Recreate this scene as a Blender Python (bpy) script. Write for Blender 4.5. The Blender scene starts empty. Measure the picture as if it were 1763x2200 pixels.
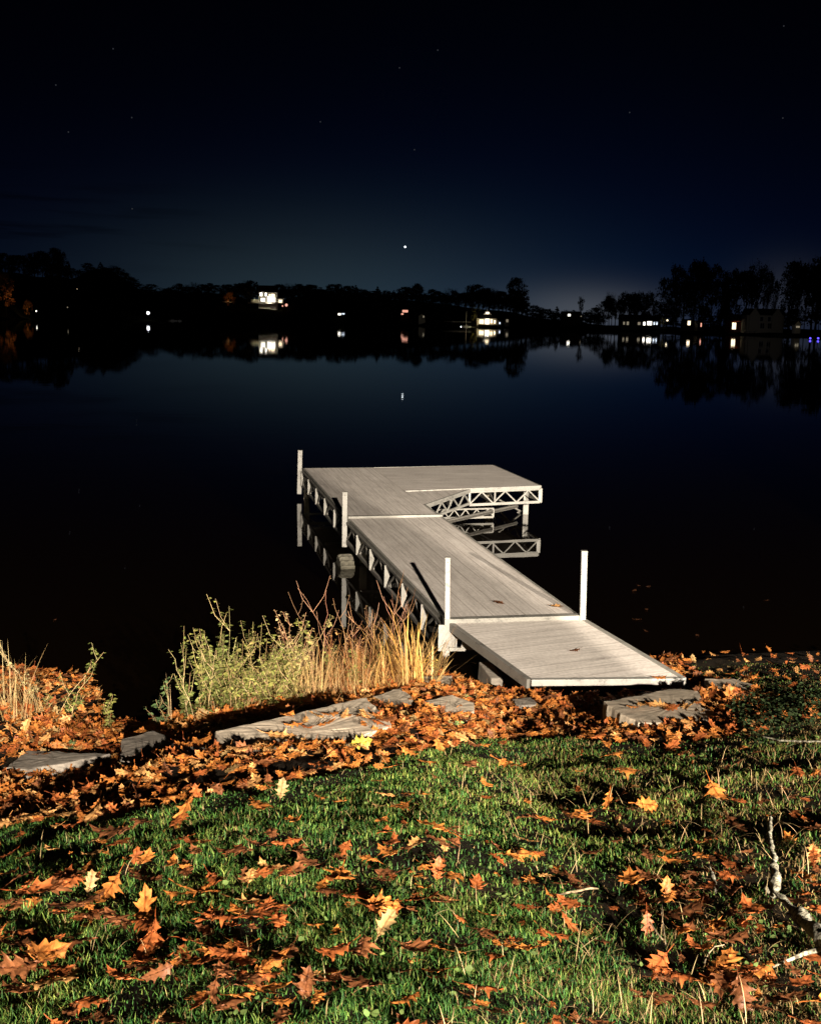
import bpy, math, random
import numpy as np
from mathutils import Vector, Matrix
random.seed(7)
RNG = np.random.default_rng(11)
SC = bpy.context.scene
COL = SC.collection
R_ = math.radians

# ------------------------------------------------------------------ camera
PX, PY, FPX = 881.5, 1100.0, 2450.0      # photo centre and focal length, photo pixels
HC = 3.2                                  # eye height above the lake (m)
PITCH, ROLL = math.atan(409 / FPX), R_(1.1)
_fw = np.array([0, math.cos(PITCH), -math.sin(PITCH)])
_up = np.array([0, math.sin(PITCH), math.cos(PITCH)])
_rt = np.array([1., 0, 0])
CR = _rt * math.cos(ROLL) + _up * math.sin(ROLL)
CU = -_rt * math.sin(ROLL) + _up * math.cos(ROLL)
CAMP = np.array([0, 0, HC])
cd = bpy.data.cameras.new('camera')
cam = bpy.data.objects.new('camera', cd)
COL.objects.link(cam)
M = Matrix(((CR[0], CU[0], -_fw[0], 0), (CR[1], CU[1], -_fw[1], 0), (CR[2], CU[2], -_fw[2], HC), (0, 0, 0, 1)))
cam.matrix_world = M
cd.sensor_fit = 'HORIZONTAL'
cd.sensor_width = 36
cd.lens = 36 * FPX / 1763
cd.clip_start, cd.clip_end = 0.05, 9000
SC.camera = cam
SC.view_settings.view_transform = 'Standard'
SC.view_settings.look = 'None'
SC.view_settings.exposure = 0
SC.view_settings.gamma = 1
SC.cycles.use_denoising = True
SC.cycles.max_bounces = 6
SC.cycles.adaptive_threshold = 0.005

def ray(px, py):
    d = CR * (px - PX) / FPX + CU * (PY - py) / FPX + _fw
    return d / d[1]
def at_z(px, py, z):
    d = ray(px, py); return CAMP + d * ((z - HC) / d[2])
def at_y(px, py, y):
    return CAMP + ray(px, py) * y
def px_of(P):
    P = np.asarray(P, float) - CAMP
    k = P @ _fw
    return PX + FPX * (P @ CR) / k, PY - FPX * (P @ CU) / k
D = 1 / 0.98015
# ------------------------------------------------------------------ night sky
W = bpy.data.worlds.new('World'); SC.world = W; W.use_nodes = True
nt = W.node_tree; nt.nodes.clear()
def N(tree, kind, **kw):
    n = tree.nodes.new(kind)
    for k, v in kw.items():
        if k.startswith('i_'):
            key = k[2:]; key = int(key) if key.isdigit() else key.replace('_', ' ')
            if isinstance(v, bpy.types.NodeSocket): tree.links.new(v, n.inputs[key])
            else: n.inputs[key].default_value = v
        else: setattr(n, k, v)
    return n
def mth(tree, op, a, b=None, c=None):
    n = tree.nodes.new('ShaderNodeMath'); n.operation = op
    for i, v in enumerate((a, b, c)):
        if v is None: continue
        if isinstance(v, bpy.types.NodeSocket): tree.links.new(v, n.inputs[i])
        else: n.inputs[i].default_value = v
    return n.outputs[0]
def build_sky():
    t = nt
    tc = N(t, 'ShaderNodeTexCoord'); sp = N(t, 'ShaderNodeSeparateXYZ', i_0=tc.outputs['Generated'])
    x, y, z = sp.outputs
    az = mth(t, 'ARCTAN2', x, y); el = mth(t, 'MAXIMUM', z, 0.0)
    def gauss(v, c, s):
        q = mth(t, 'DIVIDE', mth(t, 'SUBTRACT', v, c), s)
        return mth(t, 'EXPONENT', mth(t, 'MULTIPLY', mth(t, 'MULTIPLY', q, q), -1.0))
    def scaled(col, f):
        n = N(t, 'ShaderNodeVectorMath', operation='SCALE'); n.inputs[0].default_value = col
        t.links.new(f, n.inputs['Scale']); return n.outputs[0]
    def add(a, b):
        n = N(t, 'ShaderNodeVectorMath', operation='ADD')
        t.links.new(a, n.inputs[0]); t.links.new(b, n.inputs[1]); return n.outputs[0]
    decay = mth(t, 'EXPONENT', mth(t, 'MULTIPLY', el, -1 / 0.070))
    side = mth(t, 'ADD', mth(t, 'MULTIPLY', gauss(az, 0.06, 0.26), 0.75), 0.25)
    blue = scaled((0.0004, 0.0088, 0.036), mth(t, 'MULTIPLY', decay, side))
    wide = scaled((0.00035, 0.0004, 0.0030), gauss(el, 0.0, 0.17))
    glow = scaled((0.0165, 0.0255, 0.0185), mth(t, 'MULTIPLY', gauss(el, 0.0, 0.072), gauss(az, -0.07, 0.19)))
    # pale cloud bank low over the far end of the lake
    bank = mth(t, 'MULTIPLY', gauss(el, 0.010, 0.021), gauss(az, 0.150, 0.066))
    bank2 = mth(t, 'MULTIPLY', gauss(el, 0.02, 0.03), gauss(az, 0.31, 0.04))
    pink = scaled((0.052, 0.052, 0.047), mth(t, 'ADD', bank, mth(t, 'MULTIPLY', bank2, 0.35)))
    # thin dark cloud streaks
    cv = N(t, 'ShaderNodeCombineXYZ', i_0=mth(t, 'MULTIPLY', az, 7.0), i_1=mth(t, 'MULTIPLY', el, 95.0))
    nz = N(t, 'ShaderNodeTexNoise', i_Scale=1.0, i_Detail=3.0); t.links.new(cv.outputs[0], nz.inputs['Vector'])
    st = N(t, 'ShaderNodeMapRange', i_1=0.50, i_2=0.66, i_3=0.0, i_4=0.75); t.links.new(nz.outputs[0], st.inputs[0])
    mask = mth(t, 'MULTIPLY', gauss(az, -0.38, 0.16), gauss(el, 0.075, 0.03))
    keep = mth(t, 'SUBTRACT', 1.0, mth(t, 'MULTIPLY', st.outputs[0], mask))
    tot = add(add(add(blue, wide), glow), pink)
    n = N(t, 'ShaderNodeVectorMath', operation='SCALE'); t.links.new(tot, n.inputs[0]); t.links.new(keep, n.inputs['Scale'])
    fin = N(t, 'ShaderNodeVectorMath', operation='ADD'); t.links.new(n.outputs[0], fin.inputs[0]); fin.inputs[1].default_value = (0.00015, 0.00015, 0.0004)
    bg = N(t, 'ShaderNodeBackground', i_1=1.0); t.links.new(fin.outputs[0], bg.inputs[0])
    out = N(t, 'ShaderNodeOutputWorld'); t.links.new(bg.outputs[0], out.inputs[0])
build_sky()

# two yard floodlights on the house up the slope behind the photographer
def flood(name, loc, aim, power, size_deg=62, radius=0.12, col=(1.0, 0.88, 0.74)):
    l = bpy.data.lights.new(name, 'SPOT'); l.energy = power; l.spot_size = R_(size_deg); l.spot_blend = 0.6
    l.shadow_soft_size = radius; l.color = col
    o = bpy.data.objects.new(name, l); COL.objects.link(o); o.location = loc
    o.rotation_euler = (Vector(aim) - Vector(loc)).to_track_quat('-Z', 'Y').to_euler()
flood('flood_light', (3.76, -16, 7.3), (0.3, 11, 0.6), 95000)
flood('flood_light', (10.1, -16, 6.9), (0.8, 11, 0.6), 80000)
def lamp(loc, power, col, radius=0.3):
    # shaded house and garden lamps: they throw their light inland, on the wall or tree behind them
    l = bpy.data.lights.new('lamp_light', 'SPOT'); l.energy = power; l.color = col; l.shadow_soft_size = radius; l.spot_size = R_(165); l.spot_blend = .3
    o = bpy.data.objects.new('lamp_light', l); COL.objects.link(o); o.location = loc; o.rotation_euler = (R_(92), 0, math.atan2(-loc[0], loc[1]))

# ------------------------------------------------------------------ materials
def mat(name):
    m = bpy.data.materials.new(name); m.use_nodes = True
    t = m.node_tree; b = t.nodes['Principled BSDF']
    return m, t, b
def set_col(t, b, sock): t.links.new(sock, b.inputs['Base Color'])
def ramp(t, fac, stops):
    n = N(t, 'ShaderNodeValToRGB'); t.links.new(fac, n.inputs[0])
    e = n.color_ramp.elements
    while len(e) < len(stops): e.new(0.5)
    for el, (p, c) in zip(e, stops): el.position = p; el.color = (*c, 1)
    return n.outputs[0]
def coords(t, kind='Object', scale=(1, 1, 1)):
    tc = N(t, 'ShaderNodeTexCoord'); mp = N(t, 'ShaderNodeMapping'); mp.inputs['Scale'].default_value = scale
    t.links.new(tc.outputs[kind], mp.inputs[0]); return mp.outputs[0]
def noise(t, vec, scale, detail=4, rough=0.55):
    n = N(t, 'ShaderNodeTexNoise', i_Scale=scale, i_Detail=detail, i_Roughness=rough); t.links.new(vec, n.inputs['Vector']); return n.outputs[0]
def bump(t, b, h, strength, dist):
    n = N(t, 'ShaderNodeBump', i_Strength=strength, i_Distance=dist); t.links.new(h, n.inputs['Height']); t.links.new(n.outputs[0], b.inputs['Normal'])
def simple(name, c, rough=0.7, var=0.25, scale=8.0, metal=0.0, spec=0.3):
    m, t, b = mat(name); v = coords(t); n = noise(t, v, scale)
    set_col(t, b, ramp(t, n, [(0.3, tuple(x * (1 - var) for x in c)), (0.7, tuple(min(1, x * (1 + var)) for x in c))]))
    b.inputs['Roughness'].default_value = rough; b.inputs['Metallic'].default_value = metal; b.inputs['Specular IOR Level'].default_value = spec
    return m
def emit(name, c, s):
    m, t, b = mat(name); t.nodes.remove(b)
    e = N(t, 'ShaderNodeEmission', i_0=(*c, 1), i_1=s); t.links.new(e.outputs[0], t.nodes['Material Output'].inputs[0])
    m.cycles.emission_sampling = 'NONE'; return m

def m_deck(name, across=False):
    m, t, b = mat(name)
    v = coords(t, 'UV', (1, 1, 1))
    s1 = N(t, 'ShaderNodeMapping'); s1.inputs['Scale'].default_value = (0.8, 22, 1); t.links.new(v, s1.inputs[0])
    grain = noise(t, s1.outputs[0], 1.6, 6, 0.65)
    s2 = N(t, 'ShaderNodeMapping'); s2.inputs['Scale'].default_value = (0.35, 2.6, 1); t.links.new(v, s2.inputs[0])
    band = noise(t, s2.outputs[0], 1.2, 3)
    blot = noise(t, v, 3.2, 5)
    sp = N(t, 'ShaderNodeSeparateXYZ'); t.links.new(v, sp.inputs[0])
    board = mth(t, 'FRACT', mth(t, 'DIVIDE', sp.outputs[1], 0.152))
    gap = mth(t, 'LESS_THAN', board, 0.035)
    mix = mth(t, 'ADD', mth(t, 'ADD', mth(t, 'MULTIPLY', grain, 0.62), mth(t, 'MULTIPLY', band, 0.26)), mth(t, 'MULTIPLY', blot, 0.18))
    spk = noise(t, v, 34, 4)
    mix = mth(t, 'ADD', mix, mth(t, 'MULTIPLY', mth(t, 'SUBTRACT', spk, 0.5), 0.34))
    c = ramp(t, mix, [(0.34, (0.30, 0.27, 0.24)), (0.46, (0.49, 0.447, 0.40)), (0.55, (0.59, 0.54, 0.485)), (0.68, (0.73, 0.68, 0.615))])
    mx = N(t, 'ShaderNodeMixRGB', blend_type='MULTIPLY', i_2=(0.5, 0.46, 0.43, 1)); t.links.new(gap, mx.inputs[0]); t.links.new(c, mx.inputs[1])
    set_col(t, b, mx.outputs[0])
    b.inputs['Roughness'].default_value = 0.62; b.inputs['Specular IOR Level'].default_value = 0.3
    h = mth(t, 'SUBTRACT', mth(t, 'MULTIPLY', grain, 0.5), gap)
    bump(t, b, h, 0.35, 0.004)
    return m
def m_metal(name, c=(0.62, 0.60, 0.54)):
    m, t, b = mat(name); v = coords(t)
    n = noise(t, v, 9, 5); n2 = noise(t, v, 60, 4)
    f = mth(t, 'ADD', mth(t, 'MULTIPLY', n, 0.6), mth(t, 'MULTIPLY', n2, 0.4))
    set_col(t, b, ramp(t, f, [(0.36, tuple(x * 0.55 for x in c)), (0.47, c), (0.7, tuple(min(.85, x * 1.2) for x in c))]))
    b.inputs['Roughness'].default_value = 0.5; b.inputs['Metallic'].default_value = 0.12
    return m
def m_stone(name, c):
    m, t, b = mat(name); v = coords(t)
    a = noise(t, v, 6, 8, 0.65); st = noise(t, coords(t, 'Object', (3, 9, 6)), 5, 6, 0.6)
    f = mth(t, 'ADD', mth(t, 'MULTIPLY', a, 0.5), mth(t, 'MULTIPLY', st, 0.5))
    set_col(t, b, ramp(t, f, [(0.34, tuple(x * 0.45 for x in c)), (0.5, c), (0.66, tuple(x * 1.5 for x in c))]))
    b.inputs['Roughness'].default_value = 0.85; b.inputs['Specular IOR Level'].default_value = 0.2
    bump(t, b, f, 0.35, 0.012); return m
def m_leaf(name, source):
    m, t, b = mat(name)
    if source == 'object': base = N(t, 'ShaderNodeObjectInfo').outputs['Color']
    else: base = N(t, 'ShaderNodeAttribute', attribute_name='tint').outputs['Color']
    uv = N(t, 'ShaderNodeTexCoord'); sp = N(t, 'ShaderNodeSeparateXYZ', i_0=uv.outputs['UV'])
    u, v = sp.outputs[0], sp.outputs[1]
    av = mth(t, 'ABSOLUTE', v)
    mid = mth(t, 'LESS_THAN', av, 0.022)
    lat = mth(t, 'LESS_THAN', mth(t, 'FRACT', mth(t, 'MULTIPLY', mth(t, 'SUBTRACT', u, mth(t, 'MULTIPLY', av, 0.85)), 6.0)), 0.09)
    vein = mth(t, 'MAXIMUM', mid, mth(t, 'MULTIPLY', lat, 0.5))
    pos = N(t, 'ShaderNodeNewGeometry')
    nz = noise(t, pos.outputs['Position'], 38, 5)
    k = N(t, 'ShaderNodeMapRange', i_1=0.3, i_2=0.7, i_3=0.55, i_4=1.35); t.links.new(nz, k.inputs[0])
    s = N(t, 'ShaderNodeVectorMath', operation='SCALE'); t.links.new(base, s.inputs[0]); t.links.new(k.outputs[0], s.inputs['Scale'])
    mx = N(t, 'ShaderNodeMixRGB', blend_type='MULTIPLY', i_2=(0.62, 0.52, 0.45, 1)); t.links.new(vein, mx.inputs[0]); t.links.new(s.outputs[0], mx.inputs[1])
    set_col(t, b, mx.outputs[0])
    b.inputs['Roughness'].default_value = 0.55; b.inputs['Specular IOR Level'].default_value = 0.25
    tr = N(t, 'ShaderNodeBsdfTranslucent'); t.links.new(mx.outputs[0], tr.inputs[0])
    ms = N(t, 'ShaderNodeMixShader', i_0=0.18); t.links.new(b.outputs[0], ms.inputs[1]); t.links.new(tr.outputs[0], ms.inputs[2])
    t.links.new(ms.outputs[0], t.nodes['Material Output'].inputs[0])
    bump(t, b, mth(t, 'ADD', vein, nz), 0.3, 0.003)
    return m
def m_tint(name, trans=0.2, rough=0.6):
    m, t, b = mat(name); a = N(t, 'ShaderNodeAttribute', attribute_name='tint').outputs['Color']
    set_col(t, b, a); b.inputs['Roughness'].default_value = rough; b.inputs['Specular IOR Level'].default_value = 0.25
    if trans:
        tr = N(t, 'ShaderNodeBsdfTranslucent'); t.links.new(a, tr.inputs[0])
        ms = N(t, 'ShaderNodeMixShader', i_0=trans); t.links.new(b.outputs[0], ms.inputs[1]); t.links.new(tr.outputs[0], ms.inputs[2])
        t.links.new(ms.outputs[0], t.nodes['Material Output'].inputs[0])
    return m
def m_ground():
    m, t, b = mat('soil'); v = coords(t)
    a = noise(t, v, 3, 8, 0.7); c = noise(t, v, 45, 6, 0.7)
    f = mth(t, 'ADD', mth(t, 'MULTIPLY', a, 0.5), mth(t, 'MULTIPLY', c, 0.5))
    set_col(t, b, ramp(t, f, [(0.35, (0.004, 0.003, 0.0015)), (0.55, (0.012, 0.008, 0.004)), (0.7, (0.03, 0.019, 0.008))]))
    b.inputs['Roughness'].default_value = 0.95; b.inputs['Specular IOR Level'].default_value = 0.1
    bump(t, b, f, 1.0, 0.03); return m
def m_water():
    m, t, b = mat('lake_water'); v = coords(t)
    b.inputs['Base Color'].default_value = (0.0022, 0.0012, 0.0004, 1)
    b.inputs['Roughness'].default_value = 0.012; b.inputs['IOR'].default_value = 1.333
    a = noise(t, coords(t, 'Object', (0.6, 1.0, 1)), 1.3, 3); c = noise(t, coords(t, 'Object', (0.05, 0.03, 1)), 1.0, 2)
    bump(t, b, mth(t, 'ADD', a, mth(t, 'MULTIPLY', c, 2.0)), 0.10, 0.012); return m
def m_lichen():
    m, t, b = mat('lichen_bark'); v = coords(t)
    a = noise(t, v, 30, 6, 0.7); c = noise(t, v, 90, 4)
    f = mth(t, 'ADD', mth(t, 'MULTIPLY', a, 0.6), mth(t, 'MULTIPLY', c, 0.4))
    set_col(t, b, ramp(t, f, [(0.43, (0.05, 0.038, 0.025)), (0.50, (0.24, 0.22, 0.15)), (0.60, (0.42, 0.40, 0.30))]))
    b.inputs['Roughness'].default_value = 0.95; bump(t, b, f, 1.0, 0.012); return m

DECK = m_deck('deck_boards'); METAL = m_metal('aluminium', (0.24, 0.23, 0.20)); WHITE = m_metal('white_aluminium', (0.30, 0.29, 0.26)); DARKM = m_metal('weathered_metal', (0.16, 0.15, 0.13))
LEGM = m_metal('stained_metal', (0.30, 0.26, 0.18))
RUBBER = simple('wheel_plastic', (0.10, 0.092, 0.068), 0.7, 0.5, 25)
SLATE = m_stone('slate', (0.33, 0.275, 0.205)); DSLATE = m_stone('dark_slate', (0.19, 0.165, 0.135))
LEAFO = m_leaf('oak_leaf', 'object'); LEAFT = m_leaf('litter_leaf', 'tint')
GRASSM = m_tint('grass_blades', 0.15); PLANTM = m_tint('plant_leaves', 0.25); STEMM = m_tint('plant_stems', 0.0, 0.7)
SOIL = m_ground(); WATER = m_water(); LICHEN = m_lichen()
BARK = simple('bark', (0.075, 0.055, 0.04), 0.95, 0.5, 12, 0, 0.1)
FARLEAF = simple('far_foliage', (0.018, 0.016, 0.010), 0.95, 0.4, 0.4, 0, 0.0)
AUTLEAF = simple('autumn_foliage', (0.26, 0.115, 0.03), 0.9, 0.5, 0.6, 0, 0.1)
GRNLEAF = simple('green_foliage', (0.14, 0.13, 0.04), 0.9, 0.5, 0.6, 0, 0.1)
FARLAND = simple('far_ground', (0.012, 0.012, 0.007), 0.95, 0.4, 0.05, 0, 0.0)
ROOFM = simple('roof_shingle', (0.03, 0.028, 0.028), 0.9, 0.3, 2, 0, 0.1)
def wallm(name, c): return simple(name, c, 0.85, 0.1, 1.5, 0, 0.2)
W_WHITE = wallm('white_siding', (0.62, 0.60, 0.55)); W_RED = wallm('red_siding', (0.30, 0.07, 0.04)); W_GREY = wallm('grey_siding', (0.22, 0.21, 0.20)); W_DARK = wallm('dark_siding', (0.06, 0.055, 0.05)); W_CREAM = wallm('cream_siding', (0.5, 0.45, 0.35))
G_WARM = emit('warm_window', (1.0, 0.80, 0.52), 2.2); G_WHITE = emit('white_window', (1.0, 0.94, 0.80), 3.0); G_COOL = emit('cool_window', (0.75, 0.85, 1.0), 1.6)
G_DIM = emit('dim_window', (1.0, 0.85, 0.6), 0.22); G_PINK = emit('pink_window', (1.0, 0.45, 0.32), 1.1)
G_BLUE = emit('blue_lamp', (0.10, 0.07, 1.0), 2.6); G_LAMP = emit('lamp_glow', (0.95, 0.95, 1.0), 4.0)
G_DARK = simple('dark_glass', (0.01, 0.01, 0.012), 0.1)

# ------------------------------------------------------------------ mesh helpers
class MB:
    def __init__(s): s.v = []; s.f = []; s.uv = []; s.t = []; s.tint = None
    def add(s, vs, fs, uv=None):
        b = len(s.v); s.v += [tuple(map(float, p)) for p in vs]; s.f += [tuple(b + i for i in q) for q in fs]
        s.uv += list(uv) if uv is not None else [(0, 0)] * len(vs)
        s.t += [s.tint or (1, 1, 1)] * len(vs)
    def box(s, c, size, rot=None):
        c = Vector(c); hx, hy, hz = (x / 2 for x in size)
        vs = [Vector((sx * hx, sy * hy, sz * hz)) for sx in (-1, 1) for sy in (-1, 1) for sz in (-1, 1)]
        if rot is not None: vs = [rot @ p for p in vs]
        s.add([c + p for p in vs], [(0, 1, 3, 2), (4, 6, 7, 5), (0, 4, 5, 1), (2, 3, 7, 6), (0, 2, 6, 4), (1, 5, 7, 3)])
    def bar(s, a, b, w, h=None, up=(0, 0, 1)):
        a = Vector(a); b = Vector(b); h = h or w; d = (b - a); L = d.length; d.normalize(); up = Vector(up)
        if abs(d.dot(up)) > 0.97: up = Vector((0, 1, 0))
        x = d.cross(up).normalized(); z = x.cross(d)
        s.box((a + b) / 2, (w, L, h), Matrix((x, d, z)).transposed())
    def tube(s, pts, rad, n=6, cap=True):
        pts = [Vector(p) for p in pts]; rad = rad if hasattr(rad, '__len__') else [rad] * len(pts)
        vs = []; fs = []
        ref = Vector((0.31, 0.17, 0.93))
        for i, p in enumerate(pts):
            d = (pts[min(i + 1, len(pts) - 1)] - pts[max(i - 1, 0)])
            d = d.normalized() if d.length > 1e-9 else Vector((0, 0, 1))
            if abs(d.dot(ref)) > 0.95: ref = Vector((0.9, 0.3, 0.1))
            x = d.cross(ref).normalized(); y = d.cross(x)
            for k in range(n):
                a = 2 * math.pi * k / n; vs.append(p + (x * math.cos(a) + y * math.sin(a)) * rad[i])
        for i in range(len(pts) - 1):
            for k in range(n): fs.append((i * n + k, i * n + (k + 1) % n, (i + 1) * n + (k + 1) % n, (i + 1) * n + k))
        if cap: fs += [tuple(range(n))[::-1], tuple((len(pts) - 1) * n + k for k in range(n))]
        s.add(vs, fs)
    def prism(s, poly, z0, z1):
        n = len(poly); vs = [(*p[:2], z0) for p in poly] + [(*p[:2], z1) for p in poly]
        s.add(vs, [tuple(range(n))[::-1], tuple(range(n, 2 * n))] + [(i, (i + 1) % n, n + (i + 1) % n, n + i) for i in range(n)])
    def build(s, name, m, parent=None, smooth=False, bevel=0):
        me = bpy.data.meshes.new(name); me.from_pydata(s.v, [], s.f)
        uv = me.uv_layers.new(name='UVMap'); li = np.empty(len(me.loops), np.int32); me.loops.foreach_get('vertex_index', li)
        uv.data.foreach_set('uv', np.array(s.uv, np.float32).reshape(-1, 2)[li].ravel())
        if any(q != (1, 1, 1) for q in s.t[:1]) :
            at = me.attributes.new('tint', 'FLOAT_COLOR', 'POINT'); at.data.foreach_set('color', np.hstack([np.array(s.t, np.float32), np.ones((len(s.t), 1), np.float32)]).ravel())
        me.materials.append(m)
        if smooth: me.polygons.foreach_set('use_smooth', [True] * len(me.polygons))
        o = bpy.data.objects.new(name, me); COL.objects.link(o)
        if parent is not None:
            o.parent = parent; o.matrix_parent_inverse = parent.matrix_world.inverted() if False else Matrix.Translation(-Vector(parent.location))
        if bevel:
            md = o.modifiers.new('bevel', 'BEVEL'); md.width = bevel; md.segments = 2; md.limit_method = 'ANGLE'
        return o
def mesh_arrays(name, V, F, m, tint=None, uv=None, smooth=True):
    """F: list of (k-gon index arrays)"""
    me = bpy.data.meshes.new(name); me.vertices.add(len(V)); me.vertices.foreach_set('co', np.asarray(V, np.float32).ravel())
    F = [np.asarray(q) for q in (F if isinstance(F, list) else [F])]
    loops = np.concatenate([q.ravel() for q in F]); tot = np.concatenate([np.full(len(q), q.shape[1]) for q in F])
    st = np.concatenate([[0], np.cumsum(tot)[:-1]])
    me.loops.add(len(loops)); me.loops.foreach_set('vertex_index', loops.astype(np.int32))
    me.polygons.add(len(tot)); me.polygons.foreach_set('loop_start', st.astype(np.int32)); me.polygons.foreach_set('loop_total', tot.astype(np.int32))
    if smooth: me.polygons.foreach_set('use_smooth', np.ones(len(tot), bool))
    if uv is not None:
        l = me.uv_layers.new(name='UVMap'); l.data.foreach_set('uv', np.asarray(uv, np.float32)[loops].ravel())
    if tint is not None:
        at = me.attributes.new('tint', 'FLOAT_COLOR', 'POINT'); at.data.foreach_set('color', np.hstack([tint, np.ones((len(tint), 1))]).astype(np.float32).ravel())
    me.update(); me.validate(); me.materials.append(m)
    o = bpy.data.objects.new(name, me); COL.objects.link(o); return o
def tag(o, label, cat, group=None, kind=None):
    if label: o['label'] = label
    if cat: o['category'] = cat
    if group: o['group'] = group
    if kind: o['kind'] = kind
    return o
def thing(name, label, cat, loc=(0, 0, 0), group=None):
    o = bpy.data.objects.new(name, None); COL.objects.link(o); o.location = loc; o.empty_display_size = 0.1
    return tag(o, label, cat, group)
def vnoise(x, y, seed=0):
    """smooth value noise on arrays"""
    x = np.asarray(x, float); y = np.asarray(y, float)
    xi = np.floor(x).astype(int); yi = np.floor(y).astype(int); fx = x - xi; fy = y - yi
    fx = fx * fx * (3 - 2 * fx); fy = fy * fy * (3 - 2 * fy)
    def h(a, b):
        n = (a * 374761393 + b * 668265263 + seed * 974711) & 0x7fffffff
        n = ((n ^ (n >> 13)) * 1274126177) & 0x7fffffff
        return ((n ^ (n >> 16)) & 0xffff) / 65535.0
    return (h(xi, yi) * (1 - fx) + h(xi + 1, yi) * fx) * (1 - fy) + (h(xi, yi + 1) * (1 - fx) + h(xi + 1, yi + 1) * fx) * fy

# ------------------------------------------------------------------ terrain (near bank)
SHX = np.array([-60, -12, -5, -3.4, -2.75, -2.35, -2.0, -1.75, -1.2, -0.6, 0.1, 0.7, 1.4, 2.2, 2.9, 4.2, 7, 14, 60.])
SHY = np.array([12, 9.6, 9.3, 9.7, 9.55, 8.55, 8.35, 8.75, 9.55, 9.95, 9.95, 9.45, 9.7, 10.3, 10.65, 10.9, 11.3, 12, 14.])
PS = np.array([-40, -12, -5, -2, -.6, 0, .25, .6, 1.2, 2.0, 3.0, 4.0, 6.0, 7.5, 9.5, 14, 30, 60.])
PZ = np.array([-9, -4, -2, -1, -.3, .085, .15, .22, .32, .45, .68, .90, 1.28, 1.52, 1.75, 2.1, 3.2, 5.])
BX = np.array([0, 300, 640, 850, 1100, 1300, 1500, 1728.]) * D       # lawn / leaf drift border in the photo
BYP = np.array([1745, 1715, 1640, 1585, 1548, 1562, 1552, 1500.]) * D
def shore(x): return np.interp(x, SHX, SHY)
def ground(x, y):
    x = np.asarray(x, float); y = np.asarray(y, float)
    s = shore(x) - y
    z = np.interp(s, PS, PZ)
    land = np.clip((s - 0.1) / 0.8, 0, 1)
    z = z + land * (0.052 * (vnoise(x * 1.1 + 3, y * 1.5, 1) - .5) + 0.034 * (vnoise(x * 2.3, y * 3.1, 2) - .5) + 0.025 * (vnoise(x * 8, y * 9, 3) - .5))
    z = z - .035 * np.exp(-((x - 1.7) / .75) ** 2 - ((y - 8.75) / .5) ** 2)
    left = np.clip((-0.2 - x) / 0.9, 0, 1)
    yb = np.interp(x, LBX, LBY) if LBX is not None else y + 9
    q = y - yb                                   # >0 towards the water
    z = z - left * 0.06 * np.exp(-((q - 0.16) / 0.15) ** 2) + left * 0.03 * np.exp(-((q + 0.25) / 0.3) ** 2)
    z = z - (1 - left) * 0.02 * np.exp(-((q - 0.1) / 0.18) ** 2)
    return z
LBX = LBY = None
def on_ground(px, py, n=400):
    d = ray(px, py); ys = np.linspace(1.2, 16, 1500)
    P = CAMP[None] + d[None] * ys[:, None]
    below = np.nonzero(P[:, 2] <= ground(P[:, 0], P[:, 1]))[0]
    return P[below[0]] if len(below) else P[-1]
_b = np.array([on_ground(a, b) for a, b in zip(BX, BYP)])
LBX = np.concatenate([[-20], _b[:, 0], [20]]); LBY = np.concatenate([[_b[0, 1] - 0.5], _b[:, 1], [_b[-1, 1] + 0.5]])
def lawn_edge(x): return np.interp(x, LBX, LBY)

def grid_axis(*segs):
    out = []
    for a, b, s in segs: out += list(np.arange(a, b, s))
    return np.array(out + [segs[-1][1]])
gx = grid_axis((-60, -8, 4), (-8, -4, .25), (-4, 4.6, .045), (4.6, 9, .25), (9, 60, 4))
gy = grid_axis((-45, -5, 2.5), (-5, 1.5, .3), (1.5, 11.2, .045), (11.2, 16, .3), (16, 46, 3))
GX, GY = np.meshgrid(gx, gy); GZ = ground(GX, GY)
V = np.stack([GX, GY, GZ], -1).reshape(-1, 3); nx = len(gx); ny = len(gy)
i = np.arange((ny - 1) * (nx - 1)); r0 = i // (nx - 1) * nx + i % (nx - 1)
tag(mesh_arrays('ground', V, np.stack([r0, r0 + 1, r0 + nx + 1, r0 + nx], 1), SOIL), 'dark soil bank sloping down to the lake', 'ground', kind='structure')
w = MB(); WZ = 0.095
w.add([(-1500, -40, WZ), (1500, -40, WZ), (1500, 1600, WZ), (-1500, 1600, WZ)], [(0, 1, 2, 3)])
tag(w.build('water', WATER), 'still black lake mirroring the far shore', 'lake', kind='structure')

# ------------------------------------------------------------------ the far shore
FSX = np.array([-900, -200, 0, 60, 160, 300, 600, 870, 1050, 1200, 1300, 1450, 1600, 1763, 2000, 2600.])
FSY = np.array([420, 620, 700, 740, 850, 930, 1000, 960, 880, 820, 700, 600, 545, 500, 440, 330.])
HLX = np.array([-900, 0, 100, 160, 190, 215, 245, 275, 310, 400, 515, 540, 600, 625, 760, 900, 1000, 1100, 1150, 1300, 1450, 1763, 2600.])
HLZ = np.array([30, 33, 33, 34, 42, 45, 43, 35, 26, 26, 25, 18.5, 18.5, 25, 27, 22, 17, 13, 8, 3, 2.5, 2.5, 4.])
def far_shore(px): return float(np.interp(px, FSX, FSY))
def far_z(px, back):
    """height of the far land, so many metres behind its waterline"""
    h = np.interp(px, HLX, HLZ)
    return float(np.interp(back, [-20, 0, 2, 12, 60, 140, 260, 420], [-2.0, -.1, .6, 1.2, .62 * h + .6, h, h, h * .9]))
def far_at(px, back):
    y = far_shore(px) + back
    return np.array([float(at_y(px, 690, y)[0]), y, far_z(px, back)])
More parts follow.
